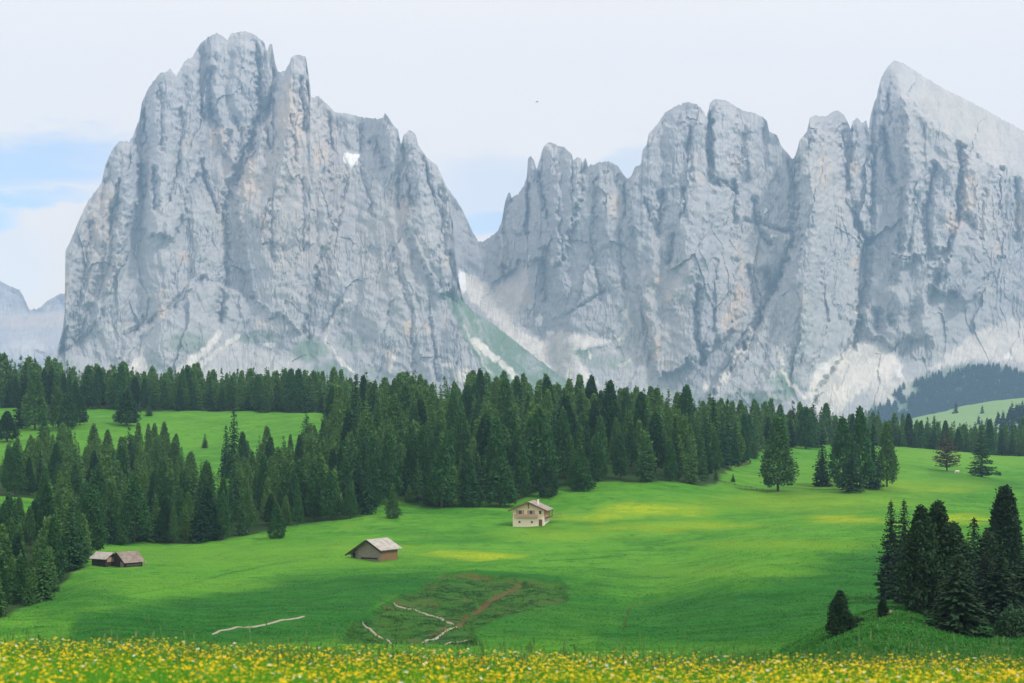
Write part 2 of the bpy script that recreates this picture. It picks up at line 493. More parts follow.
def blob(X, Y, cx, cy, rx, ry, p=1.0):
    return np.clip(1 - ((X - cx) / rx) ** 2 - ((Y - cy) / ry) ** 2, 0, 1) ** p


wob = 5 * pnoise(GX / 16, GY / 40, 33) + 6 * pnoise(GX / 14, GY / 14, 31) + 3 * pnoise(GX / 5, GY / 5, 32)
vis = (GY > 140)
flower = np.zeros_like(GPX)
for cx, cy, rx, ry, s in [(650, 510, 85, 9, 1.0), (480, 556, 58, 4.5, 1.1), (600, 517, 60, 8, .8), (700, 526, 95, 6, .6), (845, 520, 55, 6, .8), (960, 519, 50, 7, 1.1),
                          (800, 502, 160, 14, .35), (900, 485, 130, 8, .3), (940, 490, 60, 4, .5), (640, 528, 90, 5, .5), (560, 535, 90, 8, .3), (780, 545, 120, 8, .3), (380, 548, 60, 5, .25)]:
    flower = np.maximum(flower, s * blob(GPX + 3 * wob, GPY + wob * .35, cx, cy, rx, ry, 1.3))
flower *= vis * (GY < 1100)
lush_shade = np.zeros_like(GPX)  # dark green mask: rough grass plus painted shade of bank and hollow
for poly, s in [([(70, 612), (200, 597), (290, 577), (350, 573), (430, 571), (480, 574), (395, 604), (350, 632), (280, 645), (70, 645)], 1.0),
                ([(610, 608), (700, 590), (770, 578), (850, 552), (905, 545), (905, 610), (860, 628), (780, 648), (600, 648)], .99),  # shade of the hollow and beside the near conifers, painted in
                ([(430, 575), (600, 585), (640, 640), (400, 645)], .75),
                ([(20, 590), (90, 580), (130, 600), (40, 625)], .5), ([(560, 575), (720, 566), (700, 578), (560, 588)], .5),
                ([(770, 484), (905, 490), (900, 494), (770, 496)], .6), ([(930, 470), (1024, 482), (1024, 490), (920, 476)], .7)]:  # tree shadows on the right meadow, painted as dark green
    lush_shade = np.maximum(lush_shade, s * softpoly(GPX + 2 * wob, GPY + wob * .4, poly, (8 if s == 1.0 else 14) if poly[0][1] > 540 else 4))
lush_shade = np.maximum(lush_shade * vis, smooth(19, 40, GY) * (1 - smooth(175, 215, GY)) * np.where(GPX > 780, 1.0, .7))
lush_shade *= (GY < 1100)
dry_haze = np.zeros_like(GPX)
for cx, cy, rx, ry, s in [(60, 435, 260, 30, .25), (230, 418, 130, 14, .35), (980, 455, 140, 14, .9), (300, 555, 240, 14, .55), (720, 572, 110, 6, .7), (180, 585, 120, 8, .4), (850, 480, 150, 25, .4)]:
    dry_haze = np.maximum(dry_haze, s * blob(GPX + wob, GPY, cx, cy, rx, ry, .6))
dry_haze = np.where(GY > 1600, 1.0, dry_haze * vis)  # far hill: haze put into the grass as a paler colour
heath_poly = [(392, 604), (352, 622), (330, 640), (480, 645), (470, 628), (520, 610), (566, 600), (569, 590), (560, 581), (520, 577), (470, 573), (430, 578)]
heath = softpoly(GPX + .8 * wob, GPY + .3 * wob, heath_poly, 2.5) * (GY > 150) * (GY < 400)
scar = np.zeros_like(GPX)
for pts, w in [([(458, 622), (470, 610), (482, 602), (495, 593), (508, 587), (522, 581)], 2.8), ([(522, 580), (500, 577), (470, 573), (440, 575)], .8), ([(522, 581), (545, 578), (563, 583), (566, 592)], .9),
               ([(437, 600), (410, 602), (395, 598)], 1.6), ([(430, 630), (446, 622)], 1.4), ([(440, 612), (452, 618)], 1.2)]:
    scar = np.maximum(scar, 1 - smooth(w * .3, w * 1.15, polysd(GPX, GPY + .1 * wob, pts) + .15 * wob))
scar *= (GY > 150) * (GY < 400)
# the boggy slope is a shallow hollow with worn gullies
PATHPX = [[(393, 599), (404, 604), (418, 607), (434, 612), (448, 618), (456, 621)], [(458, 621), (448, 625), (438, 631), (424, 637), (410, 643)], [(362, 618), (370, 624), (380, 632), (392, 640)], [(432, 643), (450, 637), (470, 634)], [(210, 636), (232, 629), (255, 626), (280, 622), (306, 616)]]
offp = np.ones_like(GPX)
for pp in PATHPX: offp = np.minimum(offp, smooth(3, 9, polysd(GPX, GPY, pp)))
TZ -= heath * (.8 + .35 * offp * fbm(GX / 5, GY / 5, 36, 3)) + scar * .6 * offp
thin = 1 - smooth(.5, 1.2, polysd(GPX + .3 * wob, GPY, [(622, 630), (628, 608), (640, 604), (660, 603)]))
TZ -= thin * .5 * vis
scar = np.maximum(scar, .6 * thin * vis)
track = 1 - smooth(.4, 1.3, np.minimum(polysd(GPX + .3 * wob, GPY + .15 * wob, [(70, 603), (140, 592), (175, 588), (215, 577), (260, 566), (330, 556)]), polysd(GPX + .3 * wob, GPY + .15 * wob, [(540, 562), (575, 559), (600, 557), (625, 555)])))
edge = 1 - smooth(1.0, 3.2, polysd(GPX + .5 * wob, GPY + .2 * wob, [(352, 624), (392, 603), (420, 583), (445, 575), (475, 571), (520, 575), (562, 580), (571, 590)]))  # shaded rim of the bank, painted as dark green
lush_shade = np.maximum(np.maximum(lush_shade, .55 * track * vis), edge * vis)
GPY2 = GPY.copy()

FOREST = {
    # name: (label words, polygon in (bearing px, depth m))
    'back': [(-120, 860), (20, 880), (100, 868), (250, 862), (345, 830), (345, 990), (200, 1010), (-120, 1000)],
    'lowerleft': [(-120, 240), (0, 244), (30, 268), (55, 315), (84, 376), (92, 440), (130, 447), (175, 447), (215, 455), (250, 465), (300, 470), (340, 477), (362, 475), (350, 640), (330, 690), (280, 655), (240, 640), (228, 520), (215, 495), (200, 560), (185, 650), (165, 700), (140, 700), (128, 650), (100, 640), (60, 680), (0, 610), (-120, 600)],
    'hill': [(345, 480), (366, 486), (385, 512), (430, 502), (470, 508), (510, 512), (560, 540), (600, 548), (660, 552), (705, 556), (722, 600), (742, 700), (770, 815), (800, 850), (830, 930), (830, 1020), (700, 960), (600, 900), (500, 880), (400, 930), (330, 950), (330, 700)],
    'rightback': [(880, 985), (960, 985), (1030, 990), (1150, 1000), (1150, 1100), (1030, 1085), (880, 1080), (830, 1040), (830, 960)],
}
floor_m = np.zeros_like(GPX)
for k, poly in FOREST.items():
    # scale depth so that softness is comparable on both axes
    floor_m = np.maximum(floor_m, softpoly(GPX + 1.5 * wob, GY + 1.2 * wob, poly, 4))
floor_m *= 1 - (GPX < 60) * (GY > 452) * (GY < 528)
flower *= 1 - floor_m; dry_haze *= 1 - floor_m

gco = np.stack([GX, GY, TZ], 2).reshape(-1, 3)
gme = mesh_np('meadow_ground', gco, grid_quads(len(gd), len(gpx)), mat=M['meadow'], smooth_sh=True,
              attrs=dict(haze_pale=1.0 * (GY > 1500), flower=flower, lush_shade=lush_shade, dry_haze=dry_haze, heath=np.maximum(heath * .85, .15 * smooth(60, 90, GY) * (1 - smooth(170, 200, GY)) * (GPX > 780)), scar=scar * np.clip(.75 + .9 * pnoise(GX / 3.5, GY / 6, 35), 0, 1), floor=floor_m))
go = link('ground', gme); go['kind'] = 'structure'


# ------------------------------------------------------------------ paths
PATHS = []


def path(name, pts, w, mat, lift=.15):
    """strip of trodden ground draped over the slope"""
    PATHS.append(pts)
    P = [np.array(at(px, py, 80, 420)) for px, py in pts]
    c = []
    for a, b in zip(P[:-1], P[1:]):
        n = max(2, int(np.linalg.norm(b - a) / .8))
        for k in range(n): c.append(a + (b - a) * k / n)
    c.append(P[-1]); c = np.array(c)
    ker = np.ones(7) / 7
    for ax in (0, 1):
        pad = np.concatenate([np.full(3, c[0, ax]), c[:, ax], np.full(3, c[-1, ax])])
        c[:, ax] = np.convolve(pad, ker, 'valid')
    tg = np.gradient(c[:, :2], axis=0); tg /= np.linalg.norm(tg, axis=1)[:, None] + 1e-9
    nr = np.stack([-tg[:, 1], tg[:, 0]], 1)
    vs = []
    L = np.arange(len(c))
    for s in (-1, -.45, .45, 1):
        ww = w * .5 * s * (1 + .35 * pnoise(L / 5.0, L * 0 + s * 3, 44)) * np.clip(np.minimum(L, len(c) - 1 - L) / 4 + .25, 0, 1)
        x = c[:, 0] + nr[:, 0] * ww; y = c[:, 1] + nr[:, 1] * ww
        z = ground_z(x, y) + (lift if abs(s) < .9 else -.12)
        vs.append(np.stack([x, y, z], 1))
    vs = np.stack(vs, 1).reshape(-1, 3)
    o = link(name, mesh_np(name, vs, grid_quads(len(c), 4), mat=mat, smooth_sh=True)); o['kind'] = 'structure'
    return o


path('dirt_path', [(393, 599), (404, 604), (418, 607), (434, 612), (448, 618), (456, 621)], .65, M['pale_path'])
path('dirt_path', [(458, 621), (448, 625), (438, 631), (424, 637), (410, 643)], .7, M['pale_path'])
path('dirt_path', [(362, 618), (370, 624), (380, 632), (392, 640)], .6, M['pale_path'])
path('dirt_path', [(432, 643), (450, 637), (470, 634)], .5, M['pale_path'])
path('dirt_path', [(210, 636), (232, 629), (255, 626), (280, 622), (306, 616)], .55, M['pale_path'])
path('dirt_path', [(880, 617), (886, 613), (893, 611)], 1.6, M['soil'])


# ------------------------------------------------------------------ mountains
def box_blur(a, r):
    if r < 1: return a
    k = 2 * r + 1
    for ax in (0, 1):
        p = np.pad(a, [(r, r) if i == ax else (0, 0) for i in (0, 1)], mode='edge')
        c = np.cumsum(p, axis=ax)
        c = np.concatenate([np.zeros_like(np.take(c, [0], ax)), c], ax)
        n = a.shape[ax]
        a = (np.take(c, range(k, k + n), ax) - np.take(c, range(0, n), ax)) / k
    return a


def mountain(name, label, crest, px0, px1, pybase, Db, gentle=(), gullies=(), ribs=(), ochre=(), grass=(), scree=(), snow=(), step=.65, rows=520, seed=1, cliff=64, blocks=(), jag=1.25, rough=1.0, fl=1.0):
    cx = np.arange(px0, px1 + .01, step)
    cp = np.interp(cx, [a for a, b in crest], [b for a, b in crest])
    cp = cp + jag * (pnoise(cx / 2.2, cx * 0, seed) + .6 * pnoise(cx / 5.1, cx * 0 + 3, seed))
    cp = np.minimum(cp, pybase - 3)
    t = np.linspace(0, 1, rows) ** .97
    PX = np.repeat(cx[None, :], rows, 0)
    PY = pybase + (cp[None, :] - pybase) * t[:, None]
    # slope angle of the face, integrated upward to give its depth
    gX, gY = np.meshgrid(np.arange(px0 - 4, px1 + 5, 1.0), np.arange(0, pybase + 4, 1.0))
    S = cliff + 15 * fbm(gX / 55, gY / 16 + gX / 90, seed + 5, 3) * rough
    soft = np.ones_like(S)
    for poly, ang, sf, *sup in gentle:
        m = softpoly(gX + 3 * pnoise(gX / 9, gY / 9, 8), gY + 3 * pnoise(gX / 9, gY / 9, 9), poly, sf)
        S = S * (1 - m) + ang * m
        soft = np.minimum(soft, 1 - (sup[0] if sup else .86) * m)
    S = np.clip(S, 18, 84)
    for _ in (0, 1):
        k_ = np.cumsum(np.pad(S, ((0, 0), (10, 9)), mode='edge'), axis=1)
        S = np.concatenate([k_[:, 18:19], k_[:, 19:] - k_[:, :-19]], 1)[:, :gX.shape[1]] / 19

    def samp(a):
        u = np.clip(PX - gX[0, 0], 0, a.shape[1] - 1.001); v = np.clip(PY - gY[0, 0], 0, a.shape[0] - 1.001)
        i = u.astype(int); j = v.astype(int); fu = u - i; fv = v - j
        return (a[j, i] * (1 - fu) * (1 - fv) + a[j, i + 1] * fu * (1 - fv) + a[j + 1, i] * (1 - fu) * fv + a[j + 1, i + 1] * fu * fv)
    cot = samp(1 / np.tan(np.radians(S)))
    dpy = -np.diff(PY, axis=0, prepend=PY[:1])
    mpp = Db / F * 1.06
    D = Db + np.cumsum(dpy * mpp * cot, axis=0)
    sm = samp(box_blur(soft, 1))
    # buttresses and grooves
    wx = 14 * pnoise(PX / 55, PY / 70, seed + 40) + 4 * pnoise(PX / 12, PY / 20, seed + 41)
    lean = (PY - 300) * .05
    b1 = 1 - np.abs(fbm((PX + 1.6 * wx + lean) / 44, PY / 190, seed + 50, 2)) * 1.7
    b2 = 1 - np.abs(pnoise((PX + wx - lean) / 17, PY / 75, seed + 52)) * 1.9
    b3 = 1 - np.abs(pnoise((PX + wx) / 7.5, PY / 34, seed + 53)) * 1.9
    b4 = 1 - np.abs(pnoise((PX + .6 * wx + PY * .12) / 3.6, PY / 13, seed + 54)) * 1.9
    b5 = pnoise(PX / 1.9, PY / 4.2, seed + 55)
    def facets(x, y, cw, ch, sd):
        # blocks bounded by joints: each block is a plane with its own tilt and offset
        u = x / cw; v = y / ch; iu = np.floor(u); iv = np.floor(v)
        bd = np.full(u.shape, 1e9); out = np.zeros_like(u)
        for a in (-1, 0, 1):
            for b in (-1, 0, 1):
                ci, cj = iu + a, iv + b
                h1 = _hash(ci, cj, sd) / 4294967296.0; h2 = _hash(ci, cj, sd + 1) / 4294967296.0
                du = u - ci - .1 - .8 * h1; dv = v - cj - .1 - .8 * h2
                dd = du * du + dv * dv
                m = dd < bd
                h3 = _hash(ci, cj, sd + 2) / 2147483648.0 - 1; h4 = _hash(ci, cj, sd + 3) / 2147483648.0 - 1; h5 = _hash(ci, cj, sd + 4) / 2147483648.0 - 1
                out = np.where(m, .35 * h5 + h3 * du * 1.3 + h4 * dv * .7, out); bd = np.where(m, dd, bd)
        return out

    def crack(lam, lamy, sd, wd):
        n = pnoise((PX + .8 * wx) / lam, PY / lamy, sd)
        return np.clip(1 - np.abs(n) / wd, 0, 1)
    fw = 4 * pnoise(PX / 14, PY / 22, seed + 42) + 1.6 * pnoise(PX / 4, PY / 6, seed + 43)
    fac = (62 * facets(PX + fw + .25 * PY, PY + fw, 46, 130, seed + 200) + 22 * facets(PX + fw - .18 * PY, PY + 1.5 * fw, 21, 60, seed + 210)
           + 6 * facets(PX + .7 * fw + .2 * PY, PY + fw, 8.5, 44, seed + 220) + 3 * facets(PX + .4 * fw + .15 * PY, PY + .5 * fw, 3.6, 18, seed + 230))
    cmod = smooth(-.25, .35, fbm(PX / 40, PY / 60, seed + 62, 2))
    cr = 16 * crack(15, 120, seed + 240, .07) + 9 * crack(6.5, 60, seed + 241, .10) * cmod + 5 * crack(3.2, 26, seed + 242, .14) * (1.2 - cmod)
    fine_mod = .55 + .6 * smooth(-.3, .4, fbm(PX / 50, PY / 40, seed + 60, 2))
    i1 = 1 - np.abs(fbm((PX + wx) / 26, (PY - .4 * PX) / 34, seed + 56, 2)) * 1.7
    i2 = 1 - np.abs(pnoise((PX + .5 * wx) / 9, (PY + .3 * PX) / 12, seed + 57)) * 1.9
    i3 = 1 - np.abs(pnoise(PX / 4, (PY - .2 * PX) / 5, seed + 58)) * 1.9
    fm2 = smooth(-.35, .35, fbm(PX / 36, PY / 50, seed + 61, 2))
    rmod = .30 + .95 * smooth(-.30, .38, fbm(PX / 62 + .3 * wx / 14, PY / 48, seed + 63, 2))
    fac = 62 * .5 * facets(PX + fw + .25 * PY, PY + fw, 46, 130, seed + 200) * 1.15 + .5 * 22 * facets(PX + fw - .18 * PY, PY + 1.5 * fw, 21, 60, seed + 210) + rmod * (3.2 * facets(PX + .7 * fw + .2 * PY, PY + fw, 8.5, 44, seed + 220) + 1.6 * facets(PX + .4 * fw + .15 * PY, PY + .5 * fw, 3.6, 18, seed + 230))
    fac = fac / .50; cr = cr * rmod
    rel = fl * .84 * (26 * b1 + 5 * b2 * fine_mod + 3 * b3 * (1.25 - fm2) + 3.2 * b4 * rmod + 4 * i1 + 1.5 * i2 * (.4 + fm2) + 1.0 * i3 * (.3 + fm2) + .50 * fac + .36 * cr) + 2.5 * b5 * rmod
    # bedding ledges, slightly tilted, and diagonal ramps
    lz = PY + .10 * PX + 5 * pnoise(PX / 30, PY / 30, seed + 70)
    rel += 2.2 * pnoise(PX / 60, lz / 5.0, seed + 71) + 4 * pnoise((PX + PY * 1.1) / 60, (PY - PX * .55) / 7, seed + 72)
    top = smooth(0, .05, 1 - t)[:, None] * .8 + .2
    D = D + rel * sm * rough * top
    D = D + (1 - sm) * (4 * fbm(PX / 16, PY / 10, seed + 80, 3))
    jx = PX + .3 * wx + 2.4 * pnoise(PX / 6, PY / 9, seed + 92) + 1.3 * pnoise(PX / 3, PY / 4, seed + 90); jy = PY + 1.5 * pnoise(PX / 5, PY / 9, seed + 91)
    for poly, fwd, sf in blocks:
        D = D - fwd * softpoly(jx + .6 * fw, jy + 2 * fw, poly, sf) * (.35 + .65 * top)
    D = D + (1 - sm) * 5 * np.abs(pnoise((PX + .3 * PY + wx) / 3.6, PY / 46, seed + 97))
    for pts, w, dep in gullies:
        D = D + .92 * dep * np.clip(1 - polysd(jx, jy, pts) / (w * 1.2), 0, 1) ** 1.3 * top
    for pts, w, dep in ribs:
        D = D - .7 * dep * np.clip(1 - polysd(jx, jy, pts) / w, 0, 1) ** .8 * top
    at_ = dict(ochre=np.zeros_like(PX), grass=np.zeros_like(PX), scree=np.zeros_like(PX), snow=np.zeros_like(PX))
    strk = pnoise((PX + .2 * PY) / 2.6, PY / 30, seed + 96)
    brk = pnoise(PX / 5, PY / 9, seed + 95)
    for k, items in (('ochre', ochre), ('grass', grass), ('scree', scree), ('snow', snow)):
        a = at_[k]
        for it in items:
            if it[0] == 'b':
                v = np.clip(blob(jx, jy, *it[1:5]) * 1.6 + .25 * brk * (k == 'ochre'), 0, 1) * (blob(jx, jy, it[1], it[2], it[3] * 1.25, it[4] * 1.25) > 0) * it[5]
            elif it[0] == 'l':
                v = (1 - smooth(it[2] * .45, it[2] * 1.1, polysd(jx, jy, it[1]))) * it[3]
            else:
                v = np.clip(softpoly(jx + 2 * brk + 1.5 * strk, jy + 1.2 * brk + 3 * strk, it[1], it[2] * .45), 0, 1) * it[3]
            np.maximum(a, v, out=a)
    X = (PX - 512) / F * D; Z = (HZ - PY) / F * D
    co = np.stack([X, D, Z], 2)
    # far side
    last = co[-1]
    b1_ = last + np.stack([0 * cx, np.full(len(cx), 45.0), np.full(len(cx), -30.0)], 1)
    b2_ = last.copy(); b2_[:, 1] += 380; b2_[:, 2] *= .45
    b3_ = last.copy(); b3_[:, 1] += 800; b3_[:, 2] = -20
    co = np.concatenate([co, b1_[None], b2_[None], b3_[None]], 0)
    nr = rows + 3
    A = {k: np.concatenate([v, np.repeat(v[-1:], 3, 0)], 0) for k, v in at_.items()}
    q = grid_quads(nr, len(cx))
    me = mesh_np(name, co.reshape(-1, 3), q, mat=M['rock'], smooth_sh=False, attrs=A)
    o = link('mountain', me); o['kind'] = 'structure'; o['label'] = label; o['category'] = 'mountain'

    def where(px, py):
        """surface point of this face along a bearing and photo row"""
        i = int(np.clip(round((px - px0) / step), 0, len(cx) - 1))
        j = int(np.argmin(np.abs(PY[:, i] - py)))
        return co[j, i]
    return where


crest1 = [(-60, 425), (0, 405), (40, 375), (52, 362), (57, 352), (62, 332), (65, 311), (62.5, 294), (61.5, 276), (61.6, 259), (69, 244), (79, 220), (88, 201), (101, 184), (105, 166.5), (111, 152), (119, 141), (129, 141.6), (133, 136), (139, 120), (142, 102), (149, 87), (160, 73), (167, 72), (170, 68), (176, 76), (185, 61), (193, 56), (199, 45), (208, 37), (217, 33), (223, 36), (227, 40.5), (231, 34), (242, 31), (250, 32.5), (255, 35), (264, 42), (267, 52), (269, 45), (272, 43.5), (274, 58), (278, 72), (285, 71), (289, 64), (291.5, 57), (298, 54), (306, 57.5), (308.6, 75), (310, 96), (314, 98), (318, 95), (323, 100.5), (335, 112), (350, 114), (361, 117), (379, 119), (383, 118), (385, 112), (389, 118), (393.6, 125.5), (398, 130), (401, 145), (404, 134), (410, 130), (415.5, 134), (418.5, 146), (426, 156), (437.5, 166.5), (442, 176), (445, 183), (449, 192), (451, 206), (453, 224), (455, 246), (458, 276), (463, 300), (474, 312), (481, 316), (490, 322), (505, 333), (520, 345), (550, 368), (580, 392), (620, 424)]
w1 = mountain('rock_massif', 'broad grey rock massif with a domed summit and steep walls', crest1, -60, 620, 430, 4650,
    gentle=[([(440, 290), (475, 300), (580, 385), (620, 430), (520, 430), (490, 380), (460, 335)], 36, 5),
            ([(146, 344), (151, 372), (150, 430), (110, 430), (126, 372)], 35, 4), ([(222, 330), (210, 352), (240, 345), (300, 360), (330, 430), (120, 430), (178, 372)], 46, 8, .5),
            ([(60, 350), (120, 370), (120, 430), (0, 430)], 40, 8), ([(300, 345), (360, 340), (400, 430), (290, 430)], 50, 8, .4), ([(345, 152), (362, 154), (351, 172)], 36, 2)],
    gullies=[([(209.5, 70), (211, 114), (217, 128)], 5, 75), ([(255, 44), (258, 79), (262, 108)], 4.5, 60), ([(146.5, 112), (148, 152)], 4, 45), ([(227, 131), (228.5, 156)], 3, 30),
             ([(234, 118), (236, 130)], 2.5, 25), ([(202, 160), (211, 193), (218, 212)], 3.5, 45), ([(232, 182), (225, 208)], 4.5, 55), ([(139, 168), (141, 198)], 4, 45), ([(155, 170), (154, 209)], 4.5, 45), ([(117, 182), (116, 220)], 4.5, 40),
             ([(196, 72), (200, 110), (203, 118)], 3, 30), ([(270, 104), (253, 131), (246, 158), (236, 196)], 7, 80), ([(278, 74), (267, 118), (269, 148)], 4, 50), ([(293, 115), (295, 160)], 2.6, 25), ([(304, 80), (304, 130)], 3.5, 40),
             ([(376, 142), (384, 168)], 6, 50), ([(401, 140), (408, 175), (416, 205)], 4, 45), ([(423, 150), (432, 190), (441, 216)], 4, 40), ([(399, 182), (401, 206)], 3, 30),
             ([(114, 207), (111, 259), (97, 302), (78, 340)], 9, 70), ([(224, 215), (226, 276), (221, 320)], 4.5, 55), ([(205, 279), (176, 305), (126, 338)], 4, 35), ([(187, 290), (150, 320)], 3, 20), ([(241, 130), (239, 160), (236, 180)], 3.5, 35),
             ([(329, 112), (332, 150)], 3, 28), ([(365, 125), (362, 170), (372, 215)], 3, 26), ([(348, 178), (338, 230)], 3, 22), ([(300, 180), (302, 250)], 3, 20), ([(270, 200), (277, 262)], 3, 22), ([(180, 110), (178, 165), (170, 200)], 3.5, 30), ([(160, 85), (163, 150)], 3, 25),
             ([(440, 190), (446, 250), (462, 300)], 5, 35), ([(393, 250), (410, 310), (412, 372)], 4, 25), ([(340, 300), (318, 340)], 3, 20), ([(430, 320), (436, 380)], 3, 25), ([(90, 225), (85, 290), (75, 320)], 5, 40)],
    blocks=[([(278, 78), (291, 50), (308, 60), (312, 100), (330, 150), (332, 230), (300, 330), (250, 300), (236, 196), (253, 131), (268, 118)], 85, 3), ([(55, 260), (100, 178), (119, 138), (134, 134), (138, 180), (120, 260), (97, 330), (60, 352)], 40, 3), ([(401, 130), (420, 138), (452, 190), (458, 276), (440, 300), (410, 230)], 45, 3), ([(126, 338), (176, 305), (205, 279), (250, 300), (300, 330), (360, 345), (400, 430), (100, 430)], 60, 4), ([(200, 30), (262, 30), (256, 110), (236, 170), (214, 130), (208, 70)], 45, 3), ([(150, 80), (176, 66), (196, 70), (200, 118), (202, 165), (176, 240), (140, 230), (148, 150)], 45, 3)],
    ribs=[([(296, 60), (292, 110), (283, 160), (262, 215)], 13, 70), ([(245, 40), (238, 110)], 12, 40), ([(216, 40), (205, 70)], 8, 25), ([(190, 62), (188, 160), (200, 250)], 12, 35), ([(128, 150), (128, 220), (105, 300)], 10, 40), ([(72, 250), (72, 330)], 8, 40),
          ([(318, 110), (320, 200), (345, 300)], 12, 35), ([(412, 140), (428, 230), (455, 290)], 10, 40), ([(388, 125), (392, 170)], 6, 30), ([(247, 190), (258, 260), (262, 330)], 12, 25)],
    ochre=[('b', 300, 190, 60, 130, .30), ('b', 100, 235, 26, 75, .30), ('b', 235, 190, 34, 75, .28), ('b', 390, 240, 45, 70, .2), ('b', 249, 178, 10, 32, .9), ('b', 217, 137, 11, 14, .7), ('b', 188, 145, 8, 14, .4), ('b', 105, 205, 8, 20, .6), ('b', 292, 118, 15, 46, .8), ('b', 300, 175, 12, 24, .5), ('b', 230, 160, 10, 20, .4), ('b', 321, 160, 10, 28, .85), ('b', 345, 174, 10, 12, .6), ('b', 262, 196, 7, 18, .7),
           ('b', 101, 220, 11, 34, .55), ('b', 68, 288, 5, 22, .9), ('b', 186, 257, 8, 7, .8), ('b', 164, 297, 10, 10, .8), ('b', 160, 312, 6, 9, .9), ('b', 265, 222, 4, 16, .9), ('b', 405, 208, 5, 20, .9), ('b', 407, 329, 6, 12, 1.0), ('b', 425, 328, 6, 9, .6), ('b', 391, 358, 5, 16, .6), ('b', 445, 318, 5, 8, .5), ('b', 270, 150, 6, 14, .5), ('b', 240, 235, 6, 10, .4), ('b', 334, 130, 6, 14, .4), ('b', 445, 262, 5, 12, .4), ('b', 262, 325, 8, 6, .5)],
    grass=[('p', [(438, 288), (480, 303), (520, 333), (580, 380), (620, 425), (520, 425), (500, 395), (480, 362), (462, 330)], 3, .85), ('b', 186, 343, 26, 12, .5), ('b', 258, 338, 26, 7, .5), ('b', 310, 350, 20, 15, .75), ('b', 352, 342, 18, 11, .5), ('b', 155, 362, 10, 14, .4), ('b', 330, 372, 26, 14, .6), ('b', 380, 375, 25, 12, .35), ('b', 60, 365, 20, 8, .3), ('b', 210, 225, 40, 8, .12)],
    scree=[('p', [(146, 346), (149, 375), (122, 378)], 2, 1), ('l', [(219, 333), (208, 347), (192, 358), (176, 372)], 4.5, 1), ('l', [(240, 336), (225, 346), (205, 360), (195, 368)], 3, .8), ('p', [(215, 350), (240, 340), (290, 356), (330, 385), (200, 385)], 8, .35),
           ('l', [(348, 300), (336, 312), (329, 329), (327.6, 343), (338, 358), (352, 372)], 2.2, .9), ('b', 338, 275, 9, 3, .7), ('b', 324, 250, 4, 8, .6), ('b', 467, 376, 17, 8, .9), ('l', [(478, 341), (490, 354), (505, 367), (516, 378), (526, 388)], 3.8, 1), ('l', [(466, 325), (480, 350), (490, 372)], 1.6, .6), ('b', 270, 345, 8, 3, .7), ('b', 447, 365, 8, 3, .6), ('b', 130, 330, 30, 8, .25), ('l', [(398, 345), (392, 372)], 2.2, .6)],
    snow=[('p', [(343, 152), (362, 154), (357, 163), (350, 173), (346, 162)], 1.5, 1), ('b', 223, 213, 2.5, 2.2, 1)], seed=11)

crest2 = [(420, 230), (440, 190), (447, 187), (449, 190), (458, 202), (467, 219), (472, 231), (478, 241), (482, 242), (489, 237.5), (497.6, 231.7), (502, 220), (505, 202), (508, 193.6), (510, 192), (511.6, 198), (518, 193.6), (524, 186), (527, 176), (528, 158), (530.4, 156), (534, 160), (537, 170), (540, 158), (543, 148), (546, 143.5), (550, 142), (557, 145), (565, 148), (572, 154), (573, 161), (577, 157), (581, 158), (582.5, 163), (585.5, 158), (588, 166), (597, 163), (609, 161), (618, 166), (623.5, 174.5), (628, 179), (632, 174.5), (635, 167), (641, 164), (642.6, 150), (647, 144), (648.5, 133.5), (656, 126), (664.6, 113), (676, 106), (686.5, 102), (697, 104), (704, 111.5), (706.5, 118), (710, 103), (714, 99), (726, 100), (735, 106), (744, 111), (755, 113), (767, 120), (769, 131), (777, 135), (781, 145.5), (793, 159.5), (797, 151), (800, 139.6), (807.5, 131), (810, 117.6), (816, 115), (825, 117), (832, 112), (838, 110), (844, 115), (848.5, 123.5), (850.6, 131), (853, 120.6), (857, 117.6), (863, 123.5), (866, 120.6), (870, 131), (872, 116), (874, 101.5), (878, 95.7), (881, 78), (888, 66), (894, 60.5), (903, 63), (917, 72), (941, 87), (976, 104.5), (1005, 120.6), (1024, 131), (1100, 175), (1240, 262)]
forest_poly = [(850, 430), (866, 418), (882, 396), (905, 382), (940, 370), (975, 363), (1024, 370), (1070, 364), (1240, 360), (1240, 430)]
